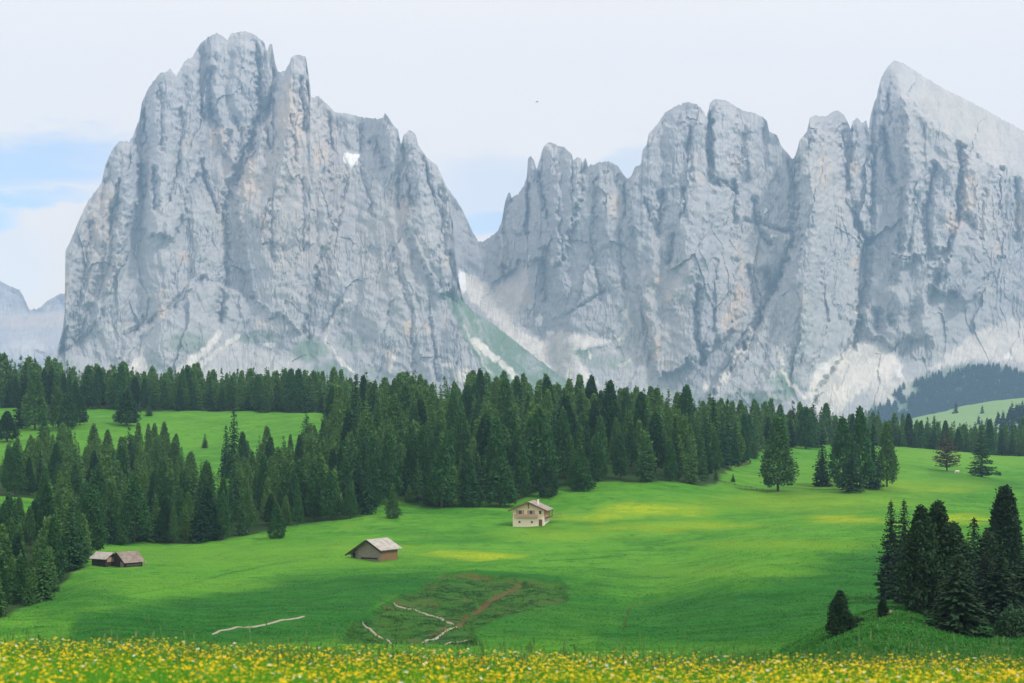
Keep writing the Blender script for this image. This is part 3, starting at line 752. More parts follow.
w2 = mountain('rock_range', 'jagged grey rock range ending in a tall wedge peak with a smooth pale slope', crest2, 420, 1240, 430, 4800,
    gentle=[([(888, 66), (897, 58), (930, 75), (1024, 125), (1240, 255), (1240, 300), (1024, 186), (1002, 169), (979, 157), (950, 137), (929, 122), (906, 101)], 37, 7, .66),
            ([(448, 268), (475, 272), (495, 290), (525, 262), (531, 268), (525, 300), (515, 325), (540, 338), (560, 330), (590, 335), (605, 345), (572, 352), (600, 385), (600, 430), (420, 430), (440, 300)], 34, 5),
            ([(853, 342), (876, 341), (900, 360), (930, 368), (976, 333), (1005, 320), (1240, 312), (1240, 430), (800, 430), (812, 394), (815, 374), (832, 360)], 39, 6, .7),
            ([(752, 331), (735, 365), (714, 390), (700, 400), (735, 350)], 38, 3), ([(780, 345), (806, 400), (820, 430), (740, 430), (770, 385)], 48, 8, .5), ([(560, 345), (640, 360), (690, 400), (690, 430), (560, 430)], 52, 8, .4)],
    gullies=[([(528, 186), (527, 233)], 3.5, 45), ([(538.6, 175), (547, 216)], 4, 45), ([(582.5, 163), (584, 190)], 3, 35), ([(573.5, 158), (576, 200)], 2.5, 25), ([(625, 178), (626, 215)], 4, 35), ([(661.6, 194), (658, 234)], 5, 60), ([(646, 200), (655, 230)], 3.5, 35), ([(683, 190), (684, 216)], 3, 40), ([(733, 182), (733, 222)], 4, 60),
             ([(706.5, 116), (710, 147), (711.5, 180), (720, 186)], 5, 75), ([(674, 236), (668, 262)], 4, 35), ([(690, 128), (692, 180)], 3, 25), ([(752, 200), (760, 232), (770, 245)], 4.5, 50), ([(742, 135), (745, 180)], 2.5, 20),
             ([(840, 135), (844, 181), (849, 204), (862, 234)], 5.5, 60), ([(872, 150), (872, 241)], 4, 45), ([(884, 130), (887, 163), (891, 183)], 5, 70), ([(890, 95), (893, 125)], 3, 30), ([(932, 167), (926, 204), (931, 259)], 6.5, 90), ([(958, 148), (958, 178), (959, 218)], 7, 95), ([(941, 178), (944, 196)], 9, 40), ([(1000, 170), (1000, 254)], 5, 65), ([(967, 218), (972, 226)], 6, 45),
             ([(700, 288), (698, 337), (701, 363)], 5, 70), ([(766, 274), (770, 288)], 9, 90), ([(747, 270), (757, 312)], 6, 55), ([(796, 240), (781, 280), (757, 324), (747, 343), (728, 372)], 7, 75), ([(868, 236), (866, 289), (859, 312), (853, 347)], 6, 75), ([(894, 265), (893, 282)], 8, 55), ([(938, 280), (934, 298)], 10, 55), ([(876, 314), (877, 328)], 7, 70), ([(888, 316), (889, 324)], 4, 45), ([(918, 308), (908, 322)], 10, 40), ([(910, 340), (902, 354)], 10, 35), ([(978, 120), (976, 150)], 3, 0),
             ([(640, 295), (645, 335), (650, 365)], 3.5, 28), ([(560, 200), (562, 260)], 3, 25), ([(598, 180), (594, 240), (600, 300)], 3.5, 30), ([(545, 250), (545, 300)], 5, 45), ([(620, 230), (624, 290)], 3, 25), ([(793, 162), (796, 200), (793, 245)], 6, 60), ([(818, 125), (822, 160)], 3, 25), ([(715, 260), (716, 330)], 3, 25), ([(822, 250), (826, 330), (812, 372)], 3.5, 22), ([(985, 190), (980, 240)], 3.5, 35), ([(915, 195), (908, 250)], 4, 35), ([(900, 190), (898, 250)], 3.5, 30), ([(1016, 180), (1014, 240)], 4, 40), ([(604, 290), (560, 318)], 3, 25), ([(745, 220), (790, 232)], 3.5, 35)],
    blocks=[([(800, 140), (838, 132), (845, 180), (862, 235), (858, 310), (850, 345), (800, 430), (690, 430), (752, 331), (780, 280), (793, 248), (796, 190)], 120, 3), ([(645, 140), (705, 105), (712, 180), (735, 190), (735, 330), (660, 380), (640, 300), (628, 190)], 55, 3), ([(906, 98), (929, 120), (950, 137), (958, 150), (958, 215), (935, 260), (900, 262), (905, 180)], 65, 3), ([(960, 148), (1002, 168), (1003, 250), (970, 300), (935, 290), (960, 218)], 60, 3), ([(500, 240), (512, 195), (528, 150), (560, 135), (582, 155), (584, 200), (560, 260), (530, 262), (500, 268)], 50, 3), ([(865, 245), (930, 262), (930, 340), (870, 344), (860, 312)], 40, 4), ([(712, 100), (735, 100), (735, 185), (714, 180)], 40, 2), ([(848, 118), (868, 118), (872, 150), (872, 240), (850, 204)], 50, 2)],
    ribs=[([(550, 148), (556, 220), (560, 290)], 10, 45), ([(600, 165), (608, 240)], 9, 35), ([(678, 108), (676, 190), (690, 270)], 13, 45), ([(722, 104), (722, 170), (712, 240), (672, 300)], 11, 40), ([(755, 118), (748, 170)], 10, 35), ([(815, 118), (812, 170), (815, 260), (790, 340), (770, 390)], 17, 95), ([(858, 122), (858, 200)], 7, 35), ([(882, 85), (880, 140)], 5, 35), ([(908, 105), (912, 170), (905, 230)], 11, 60), ([(946, 150), (946, 215)], 8, 35), ([(975, 170), (980, 240), (960, 300)], 12, 55), ([(738, 200), (738, 310)], 8, 35), ([(652, 240), (655, 340)], 8, 30), ([(884, 240), (905, 300)], 12, 30), ([(530, 165), (520, 230)], 6, 30), ([(503, 240), (500, 262)], 6, 30)],
    ochre=[('b', 660, 310, 40, 70, .22), ('b', 740, 290, 30, 60, .2), ('b', 830, 180, 30, 55, .2), ('b', 975, 205, 40, 45, .22), ('b', 960, 130, 75, 50, .22), ('b', 615, 205, 7, 18, .6), ('b', 824, 172, 9, 22, .75), ('b', 853, 169, 5, 13, .7), ('b', 969, 195, 9, 26, .85), ('b', 954, 222, 12, 14, .8), ('b', 1017, 218, 6, 22, .7), ('b', 503, 264, 7, 18, .6), ('b', 647, 328, 6, 18, 1), ('b', 656, 348, 6, 20, .85), ('b', 659, 279, 5, 9, .9), ('b', 670, 302, 4, 15, .9), ('b', 738, 302, 12, 24, .8), ('b', 730, 322, 9, 12, .9), ('b', 739, 272, 5, 22, .7), ('b', 527, 297, 7, 12, .6), ('b', 667, 364, 4, 8, .6), ('b', 857, 262, 6, 8, .9), ('b', 736, 250, 6, 10, .4), ('b', 690, 260, 6, 12, .35), ('b', 700, 170, 6, 22, .3), ('b', 735, 165, 8, 14, .35), ('b', 800, 300, 10, 12, .25), ('b', 995, 250, 9, 9, .5)],
    grass=[('b', 575, 352, 21, 10, .9), ('b', 545, 355, 18, 14, .5), ('b', 610, 362, 30, 9, .4), ('b', 788, 386, 15, 17, .75), ('b', 773, 378, 10, 9, .4), ('p', [(1, 1), (2, 1), (2, 2)], 1, 0), ('p', forest_poly, 5, .75), ('b', 750, 400, 30, 12, .5), ('b', 680, 395, 40, 10, .3), ('b', 960, 125, 70, 30, .10)],
    scree=[('p', [(450, 270), (475, 276), (495, 291), (524, 262), (530, 266), (525, 300), (515, 325), (540, 340), (560, 331), (588, 336), (604, 344), (572, 350), (600, 385), (560, 385), (520, 345), (470, 300)], 3, .85), ('l', [(622, 312), (627, 325), (624, 333), (616, 343)], 3.6, 1), ('l', [(624, 345), (640, 352), (622, 366)], 2.5, .5), ('b', 528, 265, 4, 6, 1), ('b', 553, 262, 4, 5, .8), ('b', 600, 341, 18, 3.5, .9), ('l', [(590, 343), (591, 358)], 2, .8), ('b', 706, 386, 3.5, 8, 1),
           ('p', [(853, 344), (876, 341), (900, 362), (901, 374), (876, 384), (850, 400), (832, 418), (815, 412), (810, 394), (815, 374), (830, 361)], 4, 1), ('l', [(860, 300), (854, 330), (852, 352)], 2.6, 1), ('p', [(925, 372), (976, 333), (1005, 320), (1240, 313), (1240, 358), (1024, 364), (976, 360), (935, 368)], 5, .65), ('l', [(778, 347), (785, 371), (796, 386), (807, 398)], 2.4, .9), ('p', [(752, 332), (748, 348), (722, 388), (712, 390), (735, 352)], 2.5, .9), ('b', 885, 392, 16, 18, .75), ('b', 905, 384, 10, 14, .5),
           ('p', [(888, 66), (897, 60), (930, 76), (1024, 128), (1240, 258), (1240, 300), (1024, 188), (979, 157), (950, 137), (906, 101)], 5, .30), ('b', 790, 238, 12, 3, .6), ('l', [(756, 222), (775, 232), (795, 238)], 2, .8), ('b', 775, 375, 5, 4, .6)],
    snow=[('l', [(708, 130), (710, 148)], 2.0, .9), ('l', [(711, 168), (714, 180)], 2.4, .9), ('b', 766, 211, 3, 3, 1), ('b', 795, 180, 2, 2, 1), ('b', 775, 236, 5, 2, 1), ('b', 461, 282, 4, 14, 1), ('b', 540, 320, 3.5, 8, .9), ('b', 551, 333, 5, 3, .8), ('b', 548, 366, 3, 3, .8), ('l', [(530, 256), (527, 268)], 1.6, .9), ('b', 824, 366, 8, 4, .5), ('b', 900, 372, 3, 7, .5), ('b', 1008, 356, 4, 4, .6)],
    seed=23, cliff=66)

crest3 = [(-420, 330), (-300, 300), (-200, 306), (-120, 276), (-60, 283), (-20, 278), (0, 281), (12, 287), (20, 290), (25, 300), (30, 310), (36, 309), (42, 306), (48, 300), (60, 294), (75, 290), (95, 296), (130, 310), (200, 330)]
mountain('distant_massif', 'distant pale mountain with stepped cliffs low on the left', crest3, -420, 200, 430, 7000, gentle=[([(-420, 320), (30, 312), (200, 330), (200, 350), (-420, 350)], 30, 5), ([(-420, 375), (200, 375), (200, 430), (-420, 430)], 30, 10)],
    ochre=[('p', [(-420, 322), (0, 316), (70, 312), (70, 326), (-420, 336)], 4, .5)], scree=[('b', 25, 350, 25, 12, .4), ('b', -40, 345, 40, 10, .4)], grass=[('p', [(-420, 362), (200, 362), (200, 430), (-420, 430)], 10, .5)], seed=37, step=1.2, rows=200, rough=.8)


# ------------------------------------------------------------------ trees
def quads_from(cen, along, side, ln, wd):
    """kite shaped leaf clumps: base, two shoulders, tip"""
    a = along * ln[:, None]; s = side * wd[:, None]
    p0 = cen - .35 * a; p1 = cen + .1 * a + s * .5; p2 = cen + .65 * a; p3 = cen + .1 * a - s * .5
    return np.stack([p0, p1, p2, p3], 1).reshape(-1, 3)


def unit(v): return v / (np.linalg.norm(v, axis=1)[:, None] + 1e-9)


def crown_spruce(H, Rb, n_lev, dens, leaf, sd, skirt=.05, droop=.35, gap=.25, power=.85):
    r = np.random.default_rng(sd)
    CEN = []; AL = []; SZ = []
    for k in range(n_lev):
        tt = (k + r.uniform(-.6, .6)) / n_lev
        tt = min(max(tt, 0), .985)
        z = H * (skirt + (1 - skirt) * tt)
        rad = Rb * (1 - tt) ** power * (1 if tt > .1 else .75 + 2.5 * tt)
        nb = int(6 + 9 * (1 - tt))
        az0 = r.uniform(0, 6.28)
        for b in range(nb):
            if r.random() < gap * .4: continue
            zb = r.normal(0, H / n_lev * .55)
            az = az0 + b * 6.283 / nb + r.uniform(-.25, .25)
            L = rad * r.uniform(.55, 1.22) + .12
            m = max(2, int(L * dens))
            s = np.linspace(.18, 1, m) + r.uniform(-.06, .06, m)
            d = np.array([math.cos(az), math.sin(az)])
            zz = z + zb + L * (.10 * s - droop * s ** 2 + .12 * s ** 4) + r.normal(0, .05, m)
            c = np.stack([d[0] * L * s, d[1] * L * s, zz], 1)
            for rep in range(3):
                off = r.normal(0, .16, (m, 3)) * leaf * np.array([1, 1, .7])
                sg = r.choice([-1, 1], m) * r.uniform(.2, 1.0, m)
                al = np.stack([d[0] - d[1] * sg, d[1] + d[0] * sg, r.uniform(-.75, .15, m)], 1)
                CEN.append(c + off); AL.append(al); SZ.append(leaf * r.uniform(.7, 1.3, m) * (.65 + .45 * (1 - tt)))
    # leading shoot
    m = 8
    CEN.append(np.stack([r.normal(0, .04, m), r.normal(0, .04, m), np.linspace(H * .95, H * 1.0, m)], 1)); AL.append(np.stack([r.normal(0, .4, m), r.normal(0, .4, m), np.ones(m)], 1)); SZ.append(np.full(m, leaf * .6))
    CEN = np.concatenate(CEN); AL = unit(np.concatenate(AL)); SZ = np.concatenate(SZ)
    out = unit(np.stack([CEN[:, 0], CEN[:, 1], np.full(len(CEN), .01)], 1))
    nrm = out * .75 + np.array([0, 0, .8]) + r.normal(0, .42, AL.shape)
    SD = unit(np.cross(AL, unit(nrm)))
    v = quads_from(CEN, AL, SD, SZ * 1.25, SZ * .85)
    return v


def crown_pine(H, Rb, n, leaf, sd, base=.10, shape=(.55, 1.2), lump=.25):
    """dense stone pine: upswept tufts gathered in clumps over an egg shaped crown"""
    r = np.random.default_rng(sd)
    CEN = []; AL = []; SZ = []
    nl = n
    for i in range(nl):
        tt = r.random() ** .9
        prof = min(1, (tt + .10) / .30) ** .55 * (1 - tt) ** (shape[0] + .16) * 1.2 + .02
        az = r.uniform(0, 6.283)
        lob = 1 + lump * math.sin(az * 3 + tt * 9 + sd) * .5 + r.normal(0, .10)
        rr = Rb * prof * lob * (r.uniform(.72, 1.05))
        z = H * (base + (1 - base) * tt)
        c = np.array([math.cos(az) * rr, math.sin(az) * rr, z])
        m = 9
        sig = leaf * .55
        off = r.normal(0, sig, (m, 3)); off[:, 2] *= 1.2
        al = np.stack([np.full(m, math.cos(az)) * .75, np.full(m, math.sin(az)) * .75, np.full(m, .55)], 1) + r.normal(0, .5, (m, 3))
        CEN.append(c + off); AL.append(al); SZ.append(leaf * r.uniform(.6, 1.2, m))
    m = 10
    CEN.append(np.stack([r.normal(0, .12, m), r.normal(0, .12, m), np.linspace(H * .95, H * 1.0, m)], 1)); AL.append(np.stack([r.normal(0, .4, m), r.normal(0, .4, m), np.ones(m)], 1)); SZ.append(np.full(m, leaf * .8))
    CEN = np.concatenate(CEN); AL = unit(np.concatenate(AL)); SZ = np.concatenate(SZ)
    out = unit(np.stack([CEN[:, 0], CEN[:, 1], np.full(len(CEN), .01)], 1))
    SD = unit(np.cross(AL, unit(out * .9 + np.array([0, 0, .45]) + r.normal(0, .45, AL.shape))))
    return quads_from(CEN, AL, SD, SZ * 1.3, SZ * .8)


def crown_bush(Rb, H, n, leaf, sd):
    r = np.random.default_rng(sd)
    u = unit(r.normal(0, 1, (n, 3))); u[:, 2] = np.abs(u[:, 2])
    lob = 1 + .22 * np.sin(u[:, 0] * 5 + sd) * np.cos(u[:, 1] * 4 + 2 * u[:, 2])
    rad = r.uniform(.55, 1.05, n) * lob
    CEN = u * rad[:, None] * np.array([Rb, Rb, H]); AL = unit(u + r.normal(0, .7, (n, 3))); SD = unit(np.cross(AL, unit(r.normal(0, 1, (n, 3)))))
    s = leaf * r.uniform(.6, 1.3, n)
    return quads_from(CEN, AL, SD, s, s * .8)


def leaf_mesh(name, v, mat):
    return mesh_np(name, v, np.arange(len(v)).reshape(-1, 4), mat=mat)


def trunk_mesh(name, H, r0, sd, limbs=6):
    r = np.random.default_rng(sd); b = MB()
    p = np.array([0, 0, -.6])
    for k in range(5):
        q = np.array([r.normal(0, .04), r.normal(0, .04), H * .93 * (k + 1) / 5])
        b.tube(p, q, r0 * (1 - .19 * k), r0 * (1 - .19 * (k + 1)), 7); p = q
    for k in range(limbs):
        z = H * r.uniform(.06, .6); a = r.uniform(0, 6.28); L = H * .11 * (1 - z / H)
        b.tube((0, 0, z), (math.cos(a) * L, math.sin(a) * L, z + L * r.uniform(-.15, .25)), r0 * .22, r0 * .06, 5)
    return b.mesh(name, M['bark'])


H0 = 18.0
PROTO = {}


def proto(key, crown, mat, r0, sd, width, limbs=6):
    PROTO[key] = (leaf_mesh('crown_' + key, crown, M[mat]), trunk_mesh('trunk_' + key, H0, r0, sd, limbs), width)


for i in range(4):
    proto('spruce%d' % i, crown_spruce(H0, (2.9, 3.3, 2.6, 3.6)[i], (36, 34, 40, 30)[i], 2.5, .52, 100 + i, droop=(.3, .4, .45, .2)[i], gap=(.2, .35, .2, .45)[i]), 'spruce', .26, i, (5.8, 6.6, 5.2, 7.2)[i])
for i in range(4):
    proto('pine%d' % i, crown_pine(H0, (3.0, 3.5, 2.7, 3.9)[i], (700, 800, 640, 840)[i], .55, 200 + i, shape=((.62, 1), (.75, 1), (.58, 1), (.68, 1))[i]), 'pine', .30, 10 + i, (6, 7, 5.4, 7.8)[i])
for i in range(2):
    proto('cone%d' % i, crown_pine(H0, (3.2, 3.6)[i], 900, .50, 260 + i, base=.03, shape=(.80, 1), lump=.45), 'pine', .28, 60 + i, (6.4, 7.2)[i])
proto('larch', crown_spruce(H0, 5.6, 26, 1.5, .62, 301, skirt=.14, droop=.08, gap=.5, power=.62), 'larch', .34, 20, 12, 10)
for i in range(3):
    proto('nearspruce%d' % i, crown_spruce(H0, (3.3, 3.9, 3.6)[i], (58, 46, 52)[i], 3.4, .50, 400 + i, droop=(.25, .4, .3)[i], gap=(.35, .3, .3)[i], power=(.75, .8, .9)[i], skirt=.03), 'near', .30, 30 + i, (6.6, 7.8, 7.2)[i])
proto('nearpine0', crown_pine(H0, 3.6, 1500, .50, 410, base=.03, shape=(.60, 1), lump=.6), 'near', .32, 41, 7.2)
proto('nearpine1', crown_pine(H0, 2.5, 1300, .46, 411, base=.02, shape=(.38, 1), lump=.3), 'near', .32, 42, 5.0)

ntree = [0]


def plant(key, pos, H, label, group=None, wscale=1.0, cat=None, name=None, rz=None):
    crown, trunk, w = PROTO[key]
    nm = name or ('pine_tree' if 'pine' in key else 'larch_tree' if key == 'larch' else 'spruce_tree')
    s = H / H0
    e = thing(nm, label, cat or 'tree', (pos[0], pos[1], pos[2] - .15), random.uniform(0, 6.28) if rz is None else rz, group)
    e.scale = (s * wscale, s * wscale, s)
    link('crown', crown, e); link('trunk', trunk, e)
    ntree[0] += 1
    return e


def tree_px(key, px, base, top, width, label, group=None, d0=60, d1=1100, **kw):
    p = at(px, base, d0, d1)
    H = (base - top) / F * p[1]
    ws = (width / F * p[1]) / (PROTO[key][2] * H / H0)
    return plant(key, p, H, label, group, ws, **kw)


# --- trees one can single out
SINGLES = [
    ('pine1', 778, 491, 418, 33, 'broad full stone pine standing alone on the meadow at the edge of the wood'),
    ('spruce0', 822, 487, 434, 20, 'slim spruce just left of the tight clump on the right meadow'),
    ('pine2', 843, 490, 420, 24, 'dark tree at the left end of the tight clump on the right meadow'),
    ('spruce1', 852, 492, 440, 26, 'low bushy spruce at the front foot of the tight clump on the right meadow'),
    ('pine1', 860, 489, 409, 26, 'tallest tree, in the middle of the tight clump on the right meadow'),
    ('spruce2', 873, 489, 424, 20, 'narrow tree right of the tallest one in the clump on the right meadow'),
    ('pine2', 887, 487, 425, 18, 'tree with a bare lower trunk at the right end of the meadow clump'),
    ('spruce1', 813, 447, 402, 22, 'dark spruce standing out above the skyline left of the meadow clump'),
    ('pine0', 806, 449, 408, 18, 'tree leaning on the dark skyline spruce left of the meadow clump'),
    ('spruce3', 793, 441, 400, 18, 'pointed tree at the right tip of the wooded hill'),
    ('larch', 947, 471, 430, 31, 'reddish brown spreading tree with a visible trunk on the right meadow'),
    ('spruce3', 982, 477, 425, 27, 'green spruce just right of the reddish spreading tree'),
    ('cone0', 393, 518, 486, 14, 'small spruce out in front of the wood, straight behind the grey barn'),
    ('cone0', 409, 502, 485, 9, 'tiny slim spruce at the wood edge right of the small lone spruce'),
    ('cone1', 432, 505, 470, 18, 'short dark spruce on the wood edge between the barn and the chalet'),
    ('cone0', 453, 506, 467, 20, 'second short spruce on the wood edge between the barn and the chalet'),
    ('cone1', 473, 507, 470, 20, 'dark bushy spruce next to the broad round pine left of the chalet'),
    ('pine1', 500, 507, 458, 33, 'broad rounded pine directly behind and left of the white chalet'),
    ('cone1', 548, 497, 456, 18, 'lone small spruce just above the chalet roof'),
    ('cone1', 581, 491, 447, 23, 'dark spruce on the wood edge right of the lone one above the chalet'),
    ('cone0', 743, 463, 429, 15, 'slim dark spruce beside the brown fence at the right wood edge'),
    ('cone0', 754, 459, 442, 9, 'little round spruce behind the brown fence'),
    ('spruce0', 716, 481, 470, 5, 'tiny seedling spruce on the meadow in front of the right wood edge'),
    ('spruce0', 733, 482, 473, 5, 'tiny seedling spruce right of the other seedling below the brown fence'),
    ('pine3', 7, 442, 412, 22, 'round bushy pine alone on the clearing at the left margin'),
    ('pine1', 127, 426, 391, 24, 'spreading pine on the clearing below the back row of trees'),
    ('spruce0', 149, 416, 401, 8, 'tiny dark spruce beside the spreading pine on the clearing'),
    ('spruce0', 205, 448, 433, 7, 'tiny lone spruce in the middle of the sloping clearing'),
    ('pine2', 68, 430, 393, 18, 'pale green pine at the right end of the clump on the left clearing'),
    ('pine1', 80, 425, 395, 15, 'olive pine at the far right end of the clump on the left clearing'),
    ('pine2', 58, 428, 388, 17, 'blue green egg shaped pine in the clump on the left clearing'),
    ('pine1', 35, 430, 372, 26, 'tall dense tree in the clump on the left clearing'),
    ('spruce0', 22, 428, 376, 20, 'tall spruce on the left side of the clump on the left clearing'),
    ('spruce2', 44, 440, 414, 14, 'low reddish green tree in front of the clump on the left clearing'),
    ('spruce1', 234, 476, 407, 22, 'tall spruce at the right edge of the sloping clearing'),
    ('spruce2', 226, 478, 424, 14, 'lower spruce on the left side of the tall one by the sloping clearing'),
    ('cone1', 277, 538, 503, 17, 'small dark spruce out on the meadow before the left wood'),
    ('cone0', 117, 545, 513, 17, 'small spruce on the meadow just behind the two old huts'),
    ('cone1', 140, 541, 505, 20, 'dark spruce at the wood edge right behind the two old huts'),
    ('cone0', 166, 542, 498, 20, 'dark spruce at the wood edge right of the two old huts'),
    ('cone0', 207, 541, 488, 26, 'tall dark spruce on the lower wood edge between huts and small lone spruce'),
]
for key, px, base, top, w, lab in SINGLES:
    tree_px(key, px, base, top, w, lab, 'conifers around the meadows', d0=300)
NEAR = [
    ('nearspruce0', 891, 600, 500, 31, 'dark ragged spruce, left one of the twin spires in the near right group'),
    ('nearspruce0', 904, 603, 499, 30, 'dark ragged spruce, right one of the twin spires in the near right group'),
    ('nearpine0', 921, 613, 508, 42, 'dense dark pine behind the twin spires in the near right group'),
    ('nearpine0', 938, 614, 504, 48, 'tallest dense pine in the middle of the near right group'),
    ('nearspruce2', 974, 612, 517, 50, 'dark spruce with a sharp tip between the dense pine and the columnar one'),
    ('nearspruce1', 958, 634, 545, 66, 'big dark bushy spruce in front of the near right group'),
    ('nearpine1', 1005, 606, 489, 35, 'tall columnar round topped pine at the right margin'),
    ('nearspruce2', 1000, 625, 543, 52, 'dark spruce in front of the columnar round topped pine'),
    ('nearpine0', 953, 615, 524, 46, 'dense dark conifer filling the gap right of the tallest dense pine'),
    ('nearpine0', 988, 612, 534, 44, 'dense dark conifer left of the columnar round topped pine'),
    ('nearspruce1', 1026, 618, 548, 56, 'dark spruce cut by the right margin behind the pale bush'),
    ('nearspruce1', 986, 616, 550, 48, 'dark spruce between the sharp tipped spruce and the columnar pine in the near right group'),
    ('nearpine0', 840, 634, 590, 25, 'small dense dark conifer standing alone on the spur'),
    ('nearpine1', 883, 616, 597, 10, 'tiny dark conifer beside the orange soil patch'),
]
for key, px, base, top, w, lab in NEAR:
    tree_px(key, px, base, top, w, lab, 'near conifers on the right spur', d0=70, d1=260)

# --- the woods: candidate positions, then the trees that show largest stand as individuals
cand = []
for k, poly in FOREST.items():
    xs = [a for a, b in poly]; ds = [b for a, b in poly]
    sp = {'back': 7.0, 'lowerleft': 6.9, 'hill': 8.8, 'rightback': 6.4}[k]
    area = 0
    pts = []
    cell = {}
    N = 9000
    pxr = rng.uniform(min(xs), max(xs), N); dr = np.sqrt(rng.uniform(min(ds) ** 2, max(ds) ** 2, N))
    ok = inpoly(pxr + 9 * pnoise(pxr / 16, dr / 30, 66), dr + 16 * pnoise(pxr / 14, dr / 40, 67), poly)
    for px, d in zip(pxr[ok], dr[ok]):
        if px < 42 and 448 < d < 530: continue
        x = (px - 512) / F * d
        s2 = sp * rng.uniform(.75, 1.25)
        ci, cj = int(x // 10), int(d // 10)
        bad = False
        for a in (-1, 0, 1):
            for b in (-1, 0, 1):
                for (qx, qd) in cell.get((ci + a, cj + b), ()):
                    if (qx - x) ** 2 + (qd - d) ** 2 < s2 * s2: bad = True; break
        if bad: continue
        cell.setdefault((ci, cj), []).append((x, d))
        z = float(ground_z(np.array(x), np.array(d)))
        H = float(np.clip(rng.normal(*{'back': (20, 4.2), 'lowerleft': (14.0, 3.2), 'hill': (18.0, 4.4), 'rightback': (16.5, 3.2)}[k]), 8, 27))
        pine = rng.random() < {'back': .5, 'lowerleft': .62, 'hill': .62, 'rightback': .45}[k]
        key = ('pine%d' if pine else 'spruce%d') % rng.integers(0, 4)
        cand.append([k, key, x, d, z, H, rng.uniform(.78, 1.12), px])
# shorter trees along the front edges of the woods
for c in cand:
    if c[0] == 'hill' and c[3] > 720: c[5] *= .92
    if c[0] == 'lowerleft' and c[3] < 480 and c[7] > 90: c[5] *= .85
    if c[0] == 'lowerleft' and c[3] > 560: c[5] *= .84
    if c[0] == 'back': c[5] *= float(np.interp(c[7], [0, 80, 300, 345], [1.12, .98, .84, .80]))
    if c[0] == 'lowerleft' and c[7] < 90: c[5] *= float(np.interp(c[3], [240, 300, 400, 450, 540], [.55, .68, .92, .80, .85]))
# which of them the photograph would show: nearest first, cones on a coarse picture
occ = np.zeros((683, 1024), bool)
order = sorted(range(len(cand)), key=lambda i: cand[i][3])
# ground occlusion: lowest row the ground leaves free at each bearing up to a depth
runmin = np.minimum.accumulate(np.where(gd[:, None] > 2, HZ - TZ / gd[:, None] * F, 1e4), axis=0)
vispx = {}
for i in order:
    k, key, x, d, z, H, ws, px = cand[i]
    w = PROTO[key][2] * H / H0 * ws
    top = HZ - (z + H) / d * F; bot = HZ - z / d * F; hw = w / 2 / d * F
    gi = int(np.clip(np.searchsorted(gpx, px), 0, len(gpx) - 1)); gj = int(np.clip(np.searchsorted(gd, d) - 1, 0, len(gd) - 1))
    bot = min(bot, runmin[gj, gi])
    n_ = 0
    for y in range(max(0, int(top)), min(682, int(bot)) + 1):
        f_ = np.clip((y - top) / max(1, (bot - top)), 0, 1) ** (.55 if 'pine' in key else .85)
        a, b = int(round(px - hw * f_)), int(round(px + hw * f_)) + 1
        a, b = max(a, 0), min(b, 1024)
        if b <= a: continue
        n_ += int((~occ[y, a:b]).sum()); occ[y, a:b] = True
    vispx[i] = n_
ranked = sorted(vispx, key=lambda i: -vispx[i])
N_IND = 300 - ntree[0]
LBL = {
    'back': ('spruce in the tall back row between the left clearing and the cliffs', 'rounded conifer in the tall back row between the left clearing and the cliffs'),
    'lowerleft': ('pointed spruce packed in the wood below the left clearing', 'rounded pine packed in the wood below the left clearing'),
    'hill': ('pointed spruce packed in the dense wood on the central hill', 'rounded pine packed in the dense wood on the central hill'),
    'rightback': ('spruce in the far row behind the right meadow', 'rounded conifer in the far row behind the right meadow'),
}
GRP = {'back': 'back row of conifers above the left clearing', 'lowerleft': 'conifers of the wood below the left clearing', 'hill': 'conifers of the wood on the central hill', 'rightback': 'far row of conifers behind the right meadow'}
for i in ranked[:N_IND]:
    k, key, x, d, z, H, ws, px = cand[i]
    pn = 'pine' in key
    plant(key, (x, d, z), H, LBL[k][1 if pn else 0], GRP[k] + (' (pines)' if pn else ' (spruces)'), ws)
rest = [i for i in ranked[N_IND:] if vispx[i] >= 4 or rng.random() < .35]
Vs = {'spruce': [], 'pine': []}
for i in rest:
    k, key, x, d, z, H, ws, px = cand[i]
    me = PROTO[key][0]
    v = np.empty(len(me.vertices) * 3, np.float32); me.vertices.foreach_get('co', v); v = v.reshape(-1, 4, 3)
    v = v[rng.random(len(v)) < .28]; v = (v.mean(1, keepdims=True) + (v - v.mean(1, keepdims=True)) * 1.7).reshape(-1, 3)
    a = rng.uniform(0, 6.28); s = H / H0
    xy = v[:, :2] @ np.array([[math.cos(a), math.sin(a)], [-math.sin(a), math.cos(a)]]) * s * ws
    Vs['pine' if 'pine' in key else 'spruce'].append(np.stack([xy[:, 0] + x, xy[:, 1] + d, v[:, 2] * s + z - .1], 1))
allv = np.concatenate(Vs['spruce'] + Vs['pine']); nsp = sum(len(v) for v in Vs['spruce']) // 4
me = leaf_mesh('woodland_trees', allv, M['spruce']); me.materials.append(M['pine'])
mi = np.zeros(len(allv) // 4, np.int32); mi[nsp:] = 1; me.polygons.foreach_set('material_index', mi)
o = link('forest', me); o['kind'] = 'stuff'; o['label'] = 'dark conifers filling the woods behind the trees in front'; o['category'] = 'forest'
print('TREES cand', len(cand), 'individual', ntree[0], 'visible>=4', sum(1 for i in vispx if vispx[i] >= 4), 'rest', len(rest))

# far wood on the slope under the mountains, and on the far hill
sv = crown_spruce(H0, 3.4, 9, .6, 2.2, 900)
sv4 = sv.reshape(-1, 4, 3)
V = []


def far_tree(x, y, z, H):
    v = sv4[rng.random(len(sv4)) < .42].reshape(-1, 3)
    s = H / H0
    V.append(np.stack([v[:, 0] * s * 1.15 + x, v[:, 1] * s * 1.15 + y, v[:, 2] * s + z - .5], 1))


